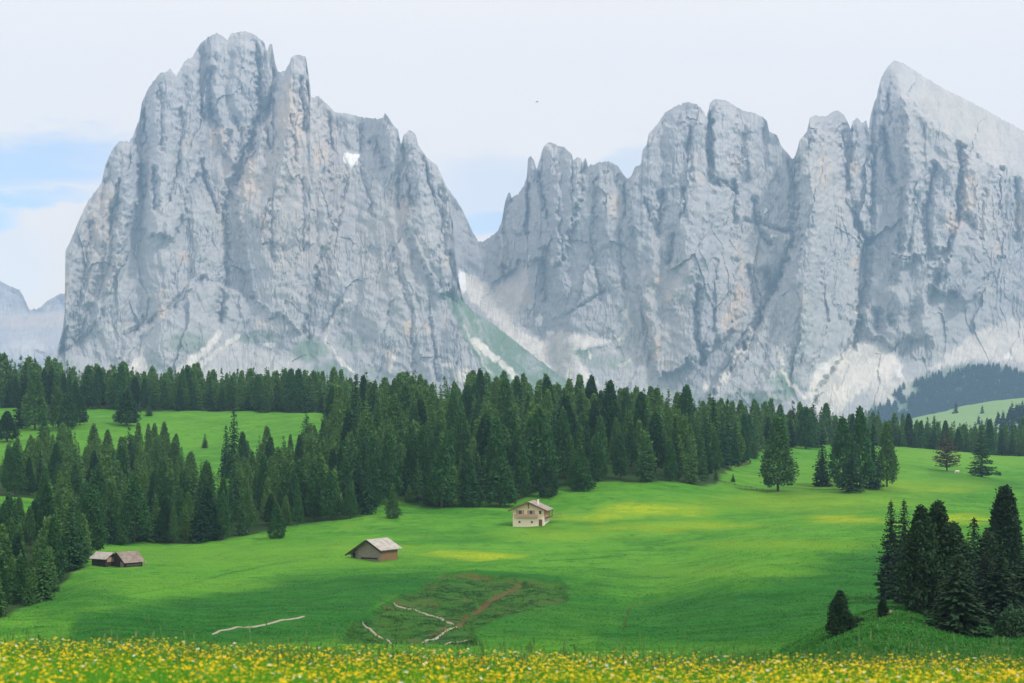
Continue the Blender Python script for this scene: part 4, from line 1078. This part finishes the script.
fp = [(842, 430), (866, 417), (884, 400), (903, 386), (940, 373), (975, 367), (1000, 366), (1024, 374), (1070, 368), (1180, 365), (1180, 430), (866, 430)]
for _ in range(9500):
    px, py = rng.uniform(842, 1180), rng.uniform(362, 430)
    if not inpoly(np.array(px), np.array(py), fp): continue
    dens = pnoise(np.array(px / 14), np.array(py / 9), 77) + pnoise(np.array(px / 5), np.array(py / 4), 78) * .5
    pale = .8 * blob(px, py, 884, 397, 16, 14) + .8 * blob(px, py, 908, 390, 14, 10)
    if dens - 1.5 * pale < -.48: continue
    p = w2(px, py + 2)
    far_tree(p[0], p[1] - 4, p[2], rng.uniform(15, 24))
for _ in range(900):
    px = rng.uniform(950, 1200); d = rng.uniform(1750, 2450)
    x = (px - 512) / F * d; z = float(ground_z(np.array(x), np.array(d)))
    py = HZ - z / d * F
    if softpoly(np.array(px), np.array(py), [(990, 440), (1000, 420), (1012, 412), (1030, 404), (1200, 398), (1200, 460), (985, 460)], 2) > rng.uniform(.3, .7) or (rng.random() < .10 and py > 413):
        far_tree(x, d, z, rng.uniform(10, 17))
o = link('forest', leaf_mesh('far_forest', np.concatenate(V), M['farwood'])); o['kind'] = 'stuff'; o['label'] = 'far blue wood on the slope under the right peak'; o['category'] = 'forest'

# bushes
p = at(1012, 636, 70, 260)
b = thing('bush', 'pale green leafy bush at the right margin in front of the dark conifers', 'bush', p)
link('foliage', leaf_mesh('bush_leaves', crown_bush(1.7, 2.6, 1500, .30, 5), M['bush']), b)
sb = MB()
for k in range(6):
    a = k * 1.05; sb.tube((0, 0, -.2), (math.cos(a) * .8, math.sin(a) * .8, 1.5), .05, .02, 5)
link('stem', sb.mesh('bush_stems', M['bark']), b)
for px, py, r_, h_, lab in [(858, 623, .9, .8, 'small low dark bush on the spur between two little conifers'), (998, 475.5, .9, 1.0, 'tiny dark bush on the far meadow right of the green spruce')]:
    p = at(px, py, 100, 1000)
    b = thing('bush', lab, 'bush', p)
    k_ = p[1] / 400 if py < 500 else .8
    link('foliage', leaf_mesh('bush_leaves', crown_bush(r_ * k_, h_ * k_, 500, .22 * k_, 6), M['near']), b)
    sb = MB(); sb.tube((0, 0, -.2), (.1, 0, .6), .05, .02, 5); link('stem', sb.mesh('bush_stems', M['bark']), b)


# ------------------------------------------------------------------ buildings
def gable_walls(mb, w, l, h, apex, ax=0.0, y0=0.0):
    """pentagon prism: gable ends at y0 and y0+l, ridge at x=ax"""
    mb.prism([(-w / 2, -.8), (w / 2, -.8), (w / 2, h), (ax, apex), (-w / 2, h)], y0, y0 + l)
    return mb


def slope_slab(mb, xa, za, xb, zb, y0, y1, th):
    dx, dz = xb - xa, zb - za; L = math.hypot(dx, dz); nx, nz = -dz / L * th, dx / L * th
    if nz < 0: nx, nz = -nx, -nz
    mb.prism([(xa, za), (xb, zb), (xb + nx, zb + nz), (xa + nx, za + nz)], y0, y1)
    return mb


def window(parent, x, z, w, h, y, shutter=True):
    f = MB().box(x - w / 2 - .07, x + w / 2 + .07, y - .07, y + .01, z - .07, z + h + .07).build('window', M['white'], parent)
    MB().box(x - w / 2, x + w / 2, y - .085, y - .06, z, z + h).build('pane', M['glass'], f)
    if shutter:
        for s in (-1, 1):
            MB().box(x + s * (w * .5 + .12 + w * .27) - w * .27, x + s * (w * .5 + .12 + w * .27) + w * .27, y - .08, y - .02, z - .05, z + h + .05).build('shutter', M['shutter'], f)


# chalet: gable end toward the camera
p = at(528.5, 526.5, 380, 520); d = p[1]; U = d / F      # metres per pixel there
ch = thing('chalet', 'pale plastered chalet with a gabled shingle roof and white chimney on the sunlit meadow', 'chalet', (p[0], p[1], p[2]), R(-10))
W = 31.5 * U; Lc = 9.5; he = 17.5 * U; ap = 24.5 * U
mb = MB(); gable_walls(mb, W, Lc, he, ap); mb.build('wall', M['plaster_warm'], ch)
MB().box(-W / 2 - .05, W / 2 + .05, -.06, Lc + .06, -.9, 9.0 * U).build('ground_floor', M['plaster'], ch)
rf = MB(); ov = 1.1; sl = (ap - he) / (W / 2)
slope_slab(rf, -W / 2 - ov, he - sl * ov + .02, 0, ap + .02, -1.3, Lc + .8, .20)
slope_slab(rf, W / 2 + ov, he - sl * ov + .02, 0, ap + .02, -1.3, Lc + .8, .20)
roof = rf.build('roof', M['roof_chalet'], ch)
MB().box(2.0, 2.45, 3.5, 4.0, ap - 1.6, ap + .62).box(1.93, 2.52, 3.43, 4.07, ap + .62, ap + .70).build('chimney', M['white'], roof)
fb = MB()
slope_slab(fb, -W / 2 - ov, he - sl * ov - .22, 0, ap - .22, -1.36, -1.302, .40); slope_slab(fb, W / 2 + ov, he - sl * ov - .22, 0, ap - .22, -1.36, -1.302, .40)
fb.build('bargeboard', M['beam'], roof)
MB().box(-.12, .12, -1.25, .05, ap - .62, ap - .30).box(-.11, .11, -.13, -.02, ap - 1.9, ap - .62).build('ridge_beam', M['beam'], ch)
for x in (-2.4, .75): window(ch, x, 12.6 * U, .95, 1.05, 0.0)
window(ch, 3.4, 12.6 * U, .7, 1.0, 0.0, False)
for x in (-2.6, 1.0): window(ch, x, 3.6 * U, .6, .6, -.06, False)
dr = MB().box(3.0, 4.0, -.13, -.055, -.1, 2.1).build('door', M['beam'], ch); MB().box(3.82, 3.9, -.17, -.13, .95, 1.1).build('handle', M['glass'], dr)
bal = MB().box(-W / 2 + .5, 2.6, -.95, -.062, 9.1 * U, 9.1 * U + .12)
bal.box(-W / 2 + .5, 2.6, -.95, -.88, 9.1 * U + .85, 9.1 * U + .95)
for k in range(26): bal.box(-W / 2 + .52 + k * .265, -W / 2 + .66 + k * .265, -.935, -.90, 9.1 * U + .12, 9.1 * U + .85)
bal.build('balcony', M['board_red'], ch)
sb2 = MB().box(W / 2 + .06, W / 2 + 1.15, .3, Lc - .4, 8.6 * U, 8.6 * U + .16)
for y in (.35, 3.2, 6.2, Lc - .5): sb2.box(W / 2 + 1.02, W / 2 + 1.15, y, y + .13, 8.6 * U + .16, he - sl * ov + .05)
sb2.box(W / 2 + 1.05, W / 2 + 1.12, .3, Lc - .4, 8.6 * U + .9, 8.6 * U + 1.0)
sb2.build('side_balcony', M['beam'], ch)
MB().box(W / 2 + .055, W / 2 + .10, .02, Lc - .02, 9.0 * U + .2, he - .25).build('side_cladding', M['board_honey'], ch)

# barn: grey log gable with a lean-to on the left
p = at(368, 560, 300, 420); U = p[1] / F
bn = thing('barn', 'grey log barn with a pale shingle roof and lean-to on the lower meadow', 'barn', (p[0] + .2, p[1], p[2] + .15), R(-31))
w_, l_ = 6.5, 6.8; he = 10.8 * U; ap = 19.2 * U
mb = MB(); gable_walls(mb, w_, l_, he, ap, -.15); mb.build('wall', M['log_grey'], bn)
MB().box(w_ / 2 + .003, w_ / 2 + .09, .12, l_ - .12, -.5, he - .3).build('side_wall', M['log_brown'], bn)
lt = MB().prism([(-w_ / 2 - 2.1, -.8), (-w_ / 2 - .01, -.8), (-w_ / 2 - .01, he - .25), (-w_ / 2 - 2.1, he - 1.35)], .35, l_ - .3); lt.build('lean_to', M['board_grey'], bn)
MB().box(-w_ / 2 - 1.5, -w_ / 2 - .85, .28, .347, -.1, 1.35).build('door', M['board_dark'], bn)
MB().box(-w_ / 2 + 1.0, w_ / 2 - .8, -.05, -.003, .05, .42).build('gap', M['board_dark'], bn)
lg = MB()
for k in range(6):
    for x in (-w_ / 2, w_ / 2): lg.box(x - .10, x + .10, -.28, -.004, .15 + k * .42, .38 + k * .42)
lg.build('log_end', M['log_grey'], bn)
rf = MB(); ov = .75; sl = (ap - he) / (w_ / 2 + .15); sr = (ap - he) / (w_ / 2 + .15)
slope_slab(rf, w_ / 2 + ov, he - (ap - he) / (w_ / 2 + .15) * ov + .03, -.15, ap + .03, -.9, l_ + .8, .16)
slope_slab(rf, -w_ / 2 - 2.75, he - 1.68, -.15, ap + .03, -.9, l_ + .8, .16)
roof = rf.build('roof', M['roof_pale'], bn)
bb = MB(); slope_slab(bb, w_ / 2 + ov, he - .80, -.15, ap - .22, -.97, -.903, .36); slope_slab(bb, -w_ / 2 - 2.75, he - 1.92, -.15, ap - .22, -.97, -.903, .36)
bb.build('bargeboard', M['board_dark'], roof)


# two old huts at the left wood edge
p = at(122, 567, 300, 420); U = p[1] / F
hb = thing('hut', 'weathered dark log hut with a mossy shingle roof beside a smaller pale roofed hut', 'hut', (p[0] - .9, p[1], p[2] + .1), R(-40))
w_, l_ = 5.2, 5.0; he = 5.6 * U; ap = 14.0 * U
mb = MB(); gable_walls(mb, w_, l_, he, ap); mb.build('wall', M['log_dark'], hb)
MB().box(w_ / 2 + .003, w_ / 2 + .07, .5, l_ - .4, .25, .62).build('board', M['board_grey'], hb)
MB().box(.9, 2.2, -.07, -.003, -.2, 1.2).build('door', M['board_grey'], hb)
rf = MB(); ov = .6; sl = (ap - he) / (w_ / 2)
for s in (-1, 1): slope_slab(rf, s * (w_ / 2 + ov), he - sl * ov + .03, 0, ap + .03, -.6, l_ + .5, .15)
roof = rf.build('roof', M['roof_old'], hb)
bb = MB()
for s in (-1, 1): slope_slab(bb, s * (w_ / 2 + ov), he - sl * ov - .2, 0, ap - .2, -.66, -.602, .3)
bb.build('bargeboard', M['board_dark'], roof)
MB().box(w_ / 2 + ov - .12, w_ / 2 + ov + .06, l_ + .505, l_ + .56, he - .55, he - .18).build('gutter_board', M['white'], roof)
p = at(103, 566, 300, 430)
ha = thing('hut', 'small hut with a pale grey roof and dark front, left of the weathered hut', 'hut', (p[0] + .1, p[1] + 1.5, p[2] + .1), R(58))
w_, l_ = 4.0, 4.6; he = 7.5 * U; ap = 12.5 * U
# ridge runs across the view: gable ends at left and right
mb = MB(); gable_walls(mb, w_, l_, he, ap, 0, -l_ / 2); mb.build('wall', M['log_dark'], ha)
MB().box(-w_ / 2 + .4, w_ / 2 - .1, -l_ / 2 - .06, -l_ / 2 - .003, .9, he + .2).build('gable_boards', M['board_red'], ha)
rf = MB(); ov = .5; sl = (ap - he) / (w_ / 2)
for s in (-1, 1): slope_slab(rf, s * (w_ / 2 + ov), he - sl * ov + .03, 0, ap + .03, -l_ / 2 - .5, l_ / 2 + .5, .13)
rf.build('roof', M['roof_pale'], ha)
MB().box(-w_ / 2 - .06, -w_ / 2 - .003, -.5, .5, 0, 1.7).build('door', M['board_dark'], ha)


# ------------------------------------------------------------------ fences
def fence(name, label, pts, mat, step, h, rails, d0=300):
    P = [np.array(at(px, py, d0, 1000)) for px, py in pts]
    c = [P[0]]
    for a, b in zip(P[:-1], P[1:]):
        n = max(1, int(np.linalg.norm(b - a) / step))
        c += [a + (b - a) * (k + 1) / n for k in range(n)]
    base = c[0]
    f = thing(name, label, 'fence', tuple(base))
    cc = [np.array([q[0], q[1], float(ground_z(np.array(q[0]), np.array(q[1])))]) - base for q in c]
    for q in cc:
        b = MB(); b.tube(q + np.array([0, 0, -.3]), q + np.array([random.uniform(-.05, .05), 0, h]), .085, .07, 6); b.build('post', mat, f)
    for z in rails:
        b = MB()
        for u, v in zip(cc[:-1], cc[1:]): b.tube(u + np.array([0, -.08, z]), v + np.array([0, -.08, z]), .055, .05, 5)
        b.build('rail', mat, f)
    return f


fence('wooden_fence', 'short brown wooden fence beside the slim spruce at the wood edge', [(735, 468), (742, 466), (751, 464)], M['rail_brown'], 1.6, 1.3, (.35, .75, 1.1))
fence('wooden_fence', 'low dark pasture fence running across the meadow to the lone stone pine', [(700, 478), (716, 482), (735, 486), (768, 492)], M['rail_brown'], 3.2, 1.0, (.45, .85))
fence('wooden_fence', 'pale wooden fence behind the round pine left of the chalet', [(485, 505), (491, 506), (497, 506)], M['rail'], 1.3, 1.2, (.4, .8, 1.1))
fence('wooden_fence', 'pale rail fence leading away from the right side of the chalet', [(551, 517), (556, 516.5), (561, 516)], M['rail'], 1.5, .9, (.5, .8))

# ------------------------------------------------------------------ cow and bird
p = at(957, 473.5, 500, 1000)
cow = thing('cow', 'white cow grazing beside the reddish spreading tree', 'cow', (p[0], p[1], p[2]), R(12))
bm = bmesh.new()
me = bpy.data.meshes.new('cow_body')
vs = [(-.85, 0, 1.12), (-.3, 0, 1.12), (.35, 0, 1.12), (.8, 0, 1.15), (1.12, 0, 1.05), (1.32, 0, .72), (1.45, 0, .42), (-.8, .24, .62), (-.86, .24, .05), (-.8, -.24, .62), (-.72, -.24, .05), (.62, .22, .6), (.66, .22, .05), (.62, -.22, .6), (.56, -.22, .05), (-1.05, 0, 1.0), (-1.12, 0, .5)]
es = [(0, 1), (1, 2), (2, 3), (3, 4), (4, 5), (5, 6), (0, 7), (7, 8), (0, 9), (9, 10), (2, 11), (11, 12), (2, 13), (13, 14), (0, 15), (15, 16)]
rr = [.36, .40, .40, .34, .22, .17, .09, .16, .07, .16, .07, .13, .065, .13, .065, .05, .03]
me.from_pydata(vs, es, []); co_ = link('body', me, cow); me.materials.append(M['cow'])
md = co_.modifiers.new('skin', 'SKIN')
for i, r_ in enumerate(rr): me.skin_vertices[0].data[i].radius = (r_, r_)
me.skin_vertices[0].data[1].use_root = True
co_.modifiers.new('sub', 'SUBSURF').levels = 1; co_.modifiers['sub'].render_levels = 2
hb_ = MB()
for s in (-1, 1): hb_.tube((1.28, s * .10, .86), (1.22, s * .30, .98), .045, .015, 5)
hb_.build('horn', M['board_grey'], cow)
bird = thing('bird', 'tiny dark bird flying in the pale sky between the two massifs', 'bird', wpt(537, 102, 420), R(20))
b = MB(); b.tube((-.22, 0, 0), (.0, 0, .02), .03, .09, 8).tube((.0, 0, .02), (.25, 0, .04), .09, .05, 8).tube((.25, 0, .04), (.38, 0, .03), .05, .01, 8); b.build('body', M['bird'], bird)
for s in (-1, 1):
    MB().add([(-.12, s * .05, .05), (.14, s * .05, .05), (.10, s * .40, .16), (-.10, s * .40, .16), (-.12, s * .85, .06), (0, s * .85, .06), (-.12, s * .05, .075), (.14, s * .05, .075), (.10, s * .40, .18), (-.10, s * .40, .18), (-.12, s * .85, .065), (0, s * .85, .065)],
             [(0, 1, 2, 3), (3, 2, 5, 4), (6, 9, 8, 7), (9, 10, 11, 8), (0, 6, 7, 1), (1, 7, 8, 2), (2, 8, 11, 5), (5, 11, 10, 4), (4, 10, 9, 3), (3, 9, 6, 0)]).build('wing', M['bird'], bird)

# ------------------------------------------------------------------ foreground flowers and grass
NB = 210000
pxb = rng.uniform(-420, 1444, NB); db = np.sqrt(rng.uniform(6.2 ** 2, 22 ** 2, NB))
bx = (pxb - 512) / F * db; bz = ground_z(bx, db)
hgt = rng.uniform(.10, .25, NB) * (1 + .25 * pnoise(bx / .5, db / .5, 61))
az = rng.uniform(0, 6.283, NB); ln = rng.uniform(.02, .10, NB)
wv = .0035 + db * .00022
dx, dy = np.cos(az) * wv, np.sin(az) * wv
la = rng.uniform(0, 6.283, NB); lx, ly = np.cos(la) * ln, np.sin(la) * ln
b0 = np.stack([bx - dx, db - dy, bz - .02], 1); b1 = np.stack([bx + dx, db + dy, bz - .02], 1)
m0 = np.stack([bx - dx * .8 + lx * .35, db - dy * .8 + ly * .35, bz + hgt * .6], 1); m1 = np.stack([bx + dx * .8 + lx * .35, db + dy * .8 + ly * .35, bz + hgt * .6], 1)
tp = np.stack([bx + lx, db + ly, bz + hgt], 1)
V = np.stack([b0, b1, m1, m0, tp], 1).reshape(-1, 3); i5 = np.arange(NB) * 5
o = link('grass', mesh_np('grass', V, np.stack([i5, i5 + 1, i5 + 2, i5 + 3], 1), np.stack([i5 + 3, i5 + 2, i5 + 4], 1), M['blade'])); o['kind'] = 'stuff'
o['label'] = 'green grass of the flower meadow in front'; o['category'] = 'grass'
# taller wispy seed stalks along the crest
NS = 30000
pxs = rng.uniform(-420, 1444, NS); ds_ = rng.uniform(15.2, 24, NS)
bx = (pxs - 512) / F * ds_; bz = ground_z(bx, ds_)
hg = rng.uniform(.20, .38, NS) * np.where(rng.random(NS) < .3, 1.35, 1.0) * np.where(rng.random(NS) < .12, 1.3, 1.0); lx = rng.normal(0, .05, NS); ly = rng.normal(0, .05, NS)
w_ = .0024; a_ = rng.uniform(0, 3.14, NS); dx, dy = np.cos(a_) * w_, np.sin(a_) * w_
hw = rng.uniform(.005, .012, NS); hx, hy = np.cos(a_) * hw, np.sin(a_) * hw
V = np.stack([np.stack([bx - dx, ds_ - dy, bz], 1), np.stack([bx + dx, ds_ + dy, bz], 1), np.stack([bx + dx + lx * .7, ds_ + dy + ly * .7, bz + hg * .8], 1), np.stack([bx - dx + lx * .7, ds_ - dy + ly * .7, bz + hg * .8], 1),
              np.stack([bx + hx + lx * .85, ds_ + hy + ly * .85, bz + hg * .9], 1), np.stack([bx + lx, ds_ + ly, bz + hg], 1), np.stack([bx - hx + lx * .85, ds_ - hy + ly * .85, bz + hg * .9], 1)], 1).reshape(-1, 3)
i7 = np.arange(NS) * 7
q = np.concatenate([np.stack([i7, i7 + 1, i7 + 2, i7 + 3], 1), np.stack([i7 + 3, i7 + 4, i7 + 5, i7 + 6], 1)])
o = link('grass', mesh_np('tall_grass', V, q, None, M['stem'])); o['kind'] = 'stuff'; o['label'] = 'tall wispy seed grass along the crest of the flower meadow'; o['category'] = 'grass'


# short tussocks over the pasture, carrying the colour of the ground they grow from
NT_ = 330000
pxt = rng.uniform(-60, 1084, NT_); dt = 1 / rng.uniform(1 / 620, 1 / 85, NT_)
keep = rng.random(NT_) < np.clip(dt / 200, .35, 1)
pxt, dt = pxt[keep], dt[keep]
ii = np.clip(np.searchsorted(gpx, pxt) - 1, 0, len(gpx) - 2); jj = np.clip(np.searchsorted(gd, dt) - 1, 0, len(gd) - 2)
ok = (floor_m[jj, ii] < .5) & (scar[jj, ii] < .5) & (~((np.abs(pxt - 528) < 20) & (np.abs(dt - 460) < 16))) & (~((np.abs(pxt - 370) < 26) & (np.abs(dt - 364) < 12))) & (~((np.abs(pxt - 118) < 32) & (np.abs(dt - 374) < 13)))
pyt = HZ - ground_z((pxt - 512) / F * dt, dt) / dt * F
for pp in PATHS: ok &= polysd(pxt, pyt, pp) > 2.6
pxt, dt, ii, jj = pxt[ok], dt[ok], ii[ok], jj[ok]
tx = (pxt - 512) / F * dt; tz = ground_z(tx, dt)
n = len(tx)
clump = pnoise(tx / 4, dt / 7, 91)
hh = rng.uniform(.05, .16, n) * (1 + .7 * clump) * (1 + .8 * heath[jj, ii]); wd_ = rng.uniform(.16, .42, n)
aa = rng.uniform(0, 6.283, n); ca, sa = np.cos(aa), np.sin(aa)
ln_ = rng.uniform(-1.2, 1.2, n) * hh; lm_ = rng.uniform(.5, 2.2, n) * hh
V = np.stack([np.stack([tx - ca * wd_ * .5, dt - sa * wd_ * .5, tz - .03], 1), np.stack([tx + ca * wd_ * .5, dt + sa * wd_ * .5, tz - .03], 1),
              np.stack([tx + ca * wd_ * .3 + ln_, dt + sa * wd_ * .3 + lm_, tz + hh * .8], 1), np.stack([tx - ca * wd_ * .3 + ln_, dt - sa * wd_ * .3 + lm_, tz + hh], 1)], 1).reshape(-1, 3)
A = {k: np.repeat(v[jj, ii], 4) for k, v in dict(flower=flower, lush_shade=lush_shade, dry_haze=dry_haze, heath=np.maximum(heath * .85, .15 * smooth(60, 90, GY) * (1 - smooth(170, 200, GY)) * (GPX > 780)), scar=scar, floor=floor_m).items()}
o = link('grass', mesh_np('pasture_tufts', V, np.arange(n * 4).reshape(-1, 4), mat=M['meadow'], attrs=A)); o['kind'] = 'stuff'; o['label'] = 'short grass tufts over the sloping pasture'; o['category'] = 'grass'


NR = 11000
pxr_ = rng.uniform(760, 1110, NR); dr_ = 1 / rng.uniform(1 / 185, 1 / 75, NR)
bx = (pxr_ - 512) / F * dr_; bz = ground_z(bx, dr_)
hg = rng.uniform(.10, .34, NR); a_ = rng.uniform(0, 3.14, NR); hw = rng.uniform(.02, .07, NR); dx, dy = np.cos(a_) * hw, np.sin(a_) * hw
lx = rng.normal(0, .12, NR); ly = rng.normal(.08, .12, NR)
V = np.stack([np.stack([bx - dx, dr_ - dy, bz - .05], 1), np.stack([bx + dx, dr_ + dy, bz - .05], 1), np.stack([bx + dx * .6 + lx, dr_ + dy * .6 + ly, bz + hg * .8], 1), np.stack([bx + lx * 1.2, dr_ + ly * 1.2, bz + hg], 1)], 1).reshape(-1, 3)
o = link('grass', mesh_np('rough_grass', V, np.arange(NR * 4).reshape(-1, 4), None, M['stem'])); o['kind'] = 'stuff'; o['label'] = 'rough tall grass on the spur below the near conifers'; o['category'] = 'grass'


def flower_verts(r, h, R0):
    """stem blade plus a cupped five petal head"""
    lean = r.normal(0, .03, 2)
    v = [(-.002, 0, 0), (.002, 0, 0), (lean[0] + .002, lean[1], h), (lean[0] - .002, lean[1], h)]
    q = [(0, 1, 2, 3)]
    a0 = r.uniform(0, 6.28); tilt = r.normal(0, .35, 2)
    for k in range(5):
        a = a0 + k * 1.2566
        n = len(v)
        for (rr, da, up) in ((0, 0, 0), (.78, -.5, .16), (1.0, 0, .24), (.78, .5, .16)):
            x, y = math.cos(a + da) * rr * R0, math.sin(a + da) * rr * R0
            v.append((lean[0] + x, lean[1] + y, h + up * R0 + tilt[0] * x + tilt[1] * y))
        q.append((n, n + 1, n + 2, n + 3))
    return np.array(v), np.array(q)


FP = []
r = np.random.default_rng(5)
for k in range(10): FP.append(flower_verts(r, 1.0 * r.uniform(.24, .34), r.uniform(.0105, .0150)))
NF = 33000
pxf = rng.uniform(-420, 1444, NF); df = np.sqrt(rng.uniform(7.2 ** 2, 16.8 ** 2, NF))
fx = (pxf - 512) / F * df
dens = 1.25 * fbm(fx / .8, df / 1.3, 71, 3)
keep = dens + rng.uniform(-.55, .75, NF) - .12 + .35 * smooth(10, 14, df) + .30 * smooth(450, 850, pxf) > .0
fx, df, pxf = fx[keep], df[keep], pxf[keep]
fz = ground_z(fx, df)
inview = (pxf > 0) & (pxf < 1024) & (HZ - (fz + .28) / df * F < 683)
idx = np.where(inview)[0]; idx = idx[np.argsort(df[idx])]
ind = set(idx[:300].tolist())
FM = []
for v, q in FP:
    m_ = mesh_np('flower', v, q, None, M['blade']); m_.materials.append(M['petal'])
    mi = np.ones(len(q), np.int32); mi[0] = 0; m_.polygons.foreach_set('material_index', mi); FM.append(m_)
VV = []; QQ = []; MI = []; n0 = 0
for i in range(len(fx)):
    k = int(rng.integers(0, 10)); a = rng.uniform(0, 6.28); s = rng.uniform(.8, 1.2)
    if i in ind:
        o = bpy.data.objects.new('yellow_flower', FM[k]); C.objects.link(o); o.location = (fx[i], df[i], fz[i]); o.rotation_euler = (0, 0, a); o.scale = (s, s, s)
        o['label'] = 'small yellow buttercup in the carpet of flowers closest to the viewer'; o['category'] = 'flower'; o['group'] = 'buttercups of the meadow in front'; o['kind'] = 'thing'
        continue
    v, q = FP[k]
    c_, s_ = math.cos(a) * s, math.sin(a) * s
    VV.append(np.stack([v[:, 0] * c_ - v[:, 1] * s_ + fx[i], v[:, 0] * s_ + v[:, 1] * c_ + df[i], v[:, 2] * s + fz[i]], 1)); QQ.append(q + n0); n0 += len(v)
    mi = np.ones(len(q), np.int32) if rng.random() > .06 else np.full(len(q), 2, np.int32); mi[0] = 0; MI.append(mi)
m_ = mesh_np('flower_carpet', np.concatenate(VV), np.concatenate(QQ), None, M['blade']); m_.materials.append(M['petal2']); m_.materials.append(M['petal_w'])
m_.polygons.foreach_set('material_index', np.concatenate(MI))
o = link('flowers', m_); o['kind'] = 'stuff'; o['label'] = 'yellow flowers carpeting the meadow in front'; o['category'] = 'flowers'

# ------------------------------------------------------------------ air
HAZE = 0.95e-4
t = NT('haze_air')
pv = t.n('ShaderNodeVolumePrincipled'); pv.inputs['Color'].default_value = (.40, .63, 1.0, 1); pv.inputs['Density'].default_value = HAZE; pv.inputs['Anisotropy'].default_value = 0.0
t.l(pv.outputs[0], t.n('ShaderNodeOutputMaterial').inputs['Volume'])
zlo = min(float(TZ.min()), -30) - 1.5
hz = MB().box(-6500, 6500, -300, 8200, zlo, 1950).build('haze', t.m); hz['kind'] = 'stuff'; hz['label'] = 'pale blue haze in the mountain air'; hz['category'] = 'haze'

# ------------------------------------------------------------------ light
SUN = np.array([.72, -.42, .95]); SUN /= np.linalg.norm(SUN)
el = math.asin(SUN[2]); azs = math.atan2(SUN[0], SUN[1])
sl_ = bpy.data.lights.new('sun', 'SUN'); sl_.energy = 2.2; sl_.angle = R(6); sl_.color = (1, .95, .88)
so = bpy.data.objects.new('sun', sl_); C.objects.link(so)
from mathutils import Vector
so.rotation_euler = Vector(-SUN).to_track_quat('-Z', 'Y').to_euler()

t = NT('World', world=True); sc.world = t.m
sky = t.n('ShaderNodeTexSky', sky_type='NISHITA', sun_disc=False, sun_elevation=el, sun_rotation=azs, altitude=1900, air_density=1.0, dust_density=.6, ozone_density=1.0)
tc = t.n('ShaderNodeTexCoord'); g = tc.outputs['Generated']
sep = t.n('ShaderNodeSeparateXYZ'); t.l(g, sep.inputs[0])
az = t.math('ARCTAN2', sep.outputs[0], sep.outputs[1]); elv = t.math('ARCSINE', sep.outputs[2])
nz = t.noise(t.mapping(g, (3, 3, 9)), 2.2, 6, .55)
nz2 = t.noise(t.mapping(g, (2, 2, 16)), 3.0, 5, .55)


def gap(a0, e0, ra, re, amp=1.0):
    da = t.math('DIVIDE', t.math('SUBTRACT', az, a0), ra); de = t.math('DIVIDE', t.math('SUBTRACT', t.math('ADD', elv, t.math('MULTIPLY', t.math('SUBTRACT', nz, .5), .10)), e0), re)
    r2 = t.math('ADD', t.math('MULTIPLY', da, da), t.math('MULTIPLY', de, de))
    r2 = t.math('ADD', r2, t.math('MULTIPLY', t.math('SUBTRACT', nz2, .5), 1.6))
    nd = t.n('ShaderNodeMapRange', clamp=True, interpolation_type='SMOOTHSTEP'); t.l(r2, nd.inputs[0])
    nd.inputs[1].default_value = 1.25; nd.inputs[2].default_value = .15
    return t.math('MULTIPLY', nd.outputs[0], amp)


gp = gap(-.35, .166, .13, .026, .85)
for a in ((-.345, .1445, .11, .009, 1.0), (-.345, .131, .04, .014, 1.0), (-.33, .10, .05, .03, .22), (-.010, .143, .030, .020, .75), (.0, .155, .06, .035, .38), (.066, .170, .035, .016, .4)): gp = t.math('MAXIMUM', gp, gap(*a))
cl = t.mix(t.ramp(nz, .30, .72), (1.10, .97, .86), (1.12, .995, .88))
skyc = t.n('ShaderNodeVectorMath', operation='SCALE'); t.l(sky.outputs[0], skyc.inputs[0]); skyc.inputs['Scale'].default_value = 1.0
bg1 = t.n('ShaderNodeBackground'); t.l(sky.outputs[0], bg1.inputs[0]); bg1.inputs[1].default_value = .15
bg2 = t.n('ShaderNodeBackground'); t.l(cl, bg2.inputs[0]); bg2.inputs[1].default_value = .86
ms = t.n('ShaderNodeMixShader'); t.l(t.math('SUBTRACT', 1.0, t.math('MULTIPLY', gp, .92)), ms.inputs[0]); t.l(bg1.outputs[0], ms.inputs[1]); t.l(bg2.outputs[0], ms.inputs[2])
t.l(ms.outputs[0], t.n('ShaderNodeOutputWorld').inputs['Surface'])

# ------------------------------------------------------------------ render settings
sc.render.engine = 'CYCLES'
sc.view_settings.view_transform = 'Standard'; sc.view_settings.look = 'None'; sc.view_settings.exposure = 0.42; sc.view_settings.gamma = 1.0
cy = sc.cycles
cy.max_bounces = 5; cy.diffuse_bounces = 3; cy.glossy_bounces = 1; cy.transmission_bounces = 3; cy.volume_bounces = 1; cy.transparent_max_bounces = 4
cy.use_denoising = True
try: cy.denoiser = 'OPENIMAGEDENOISE'
except Exception: pass
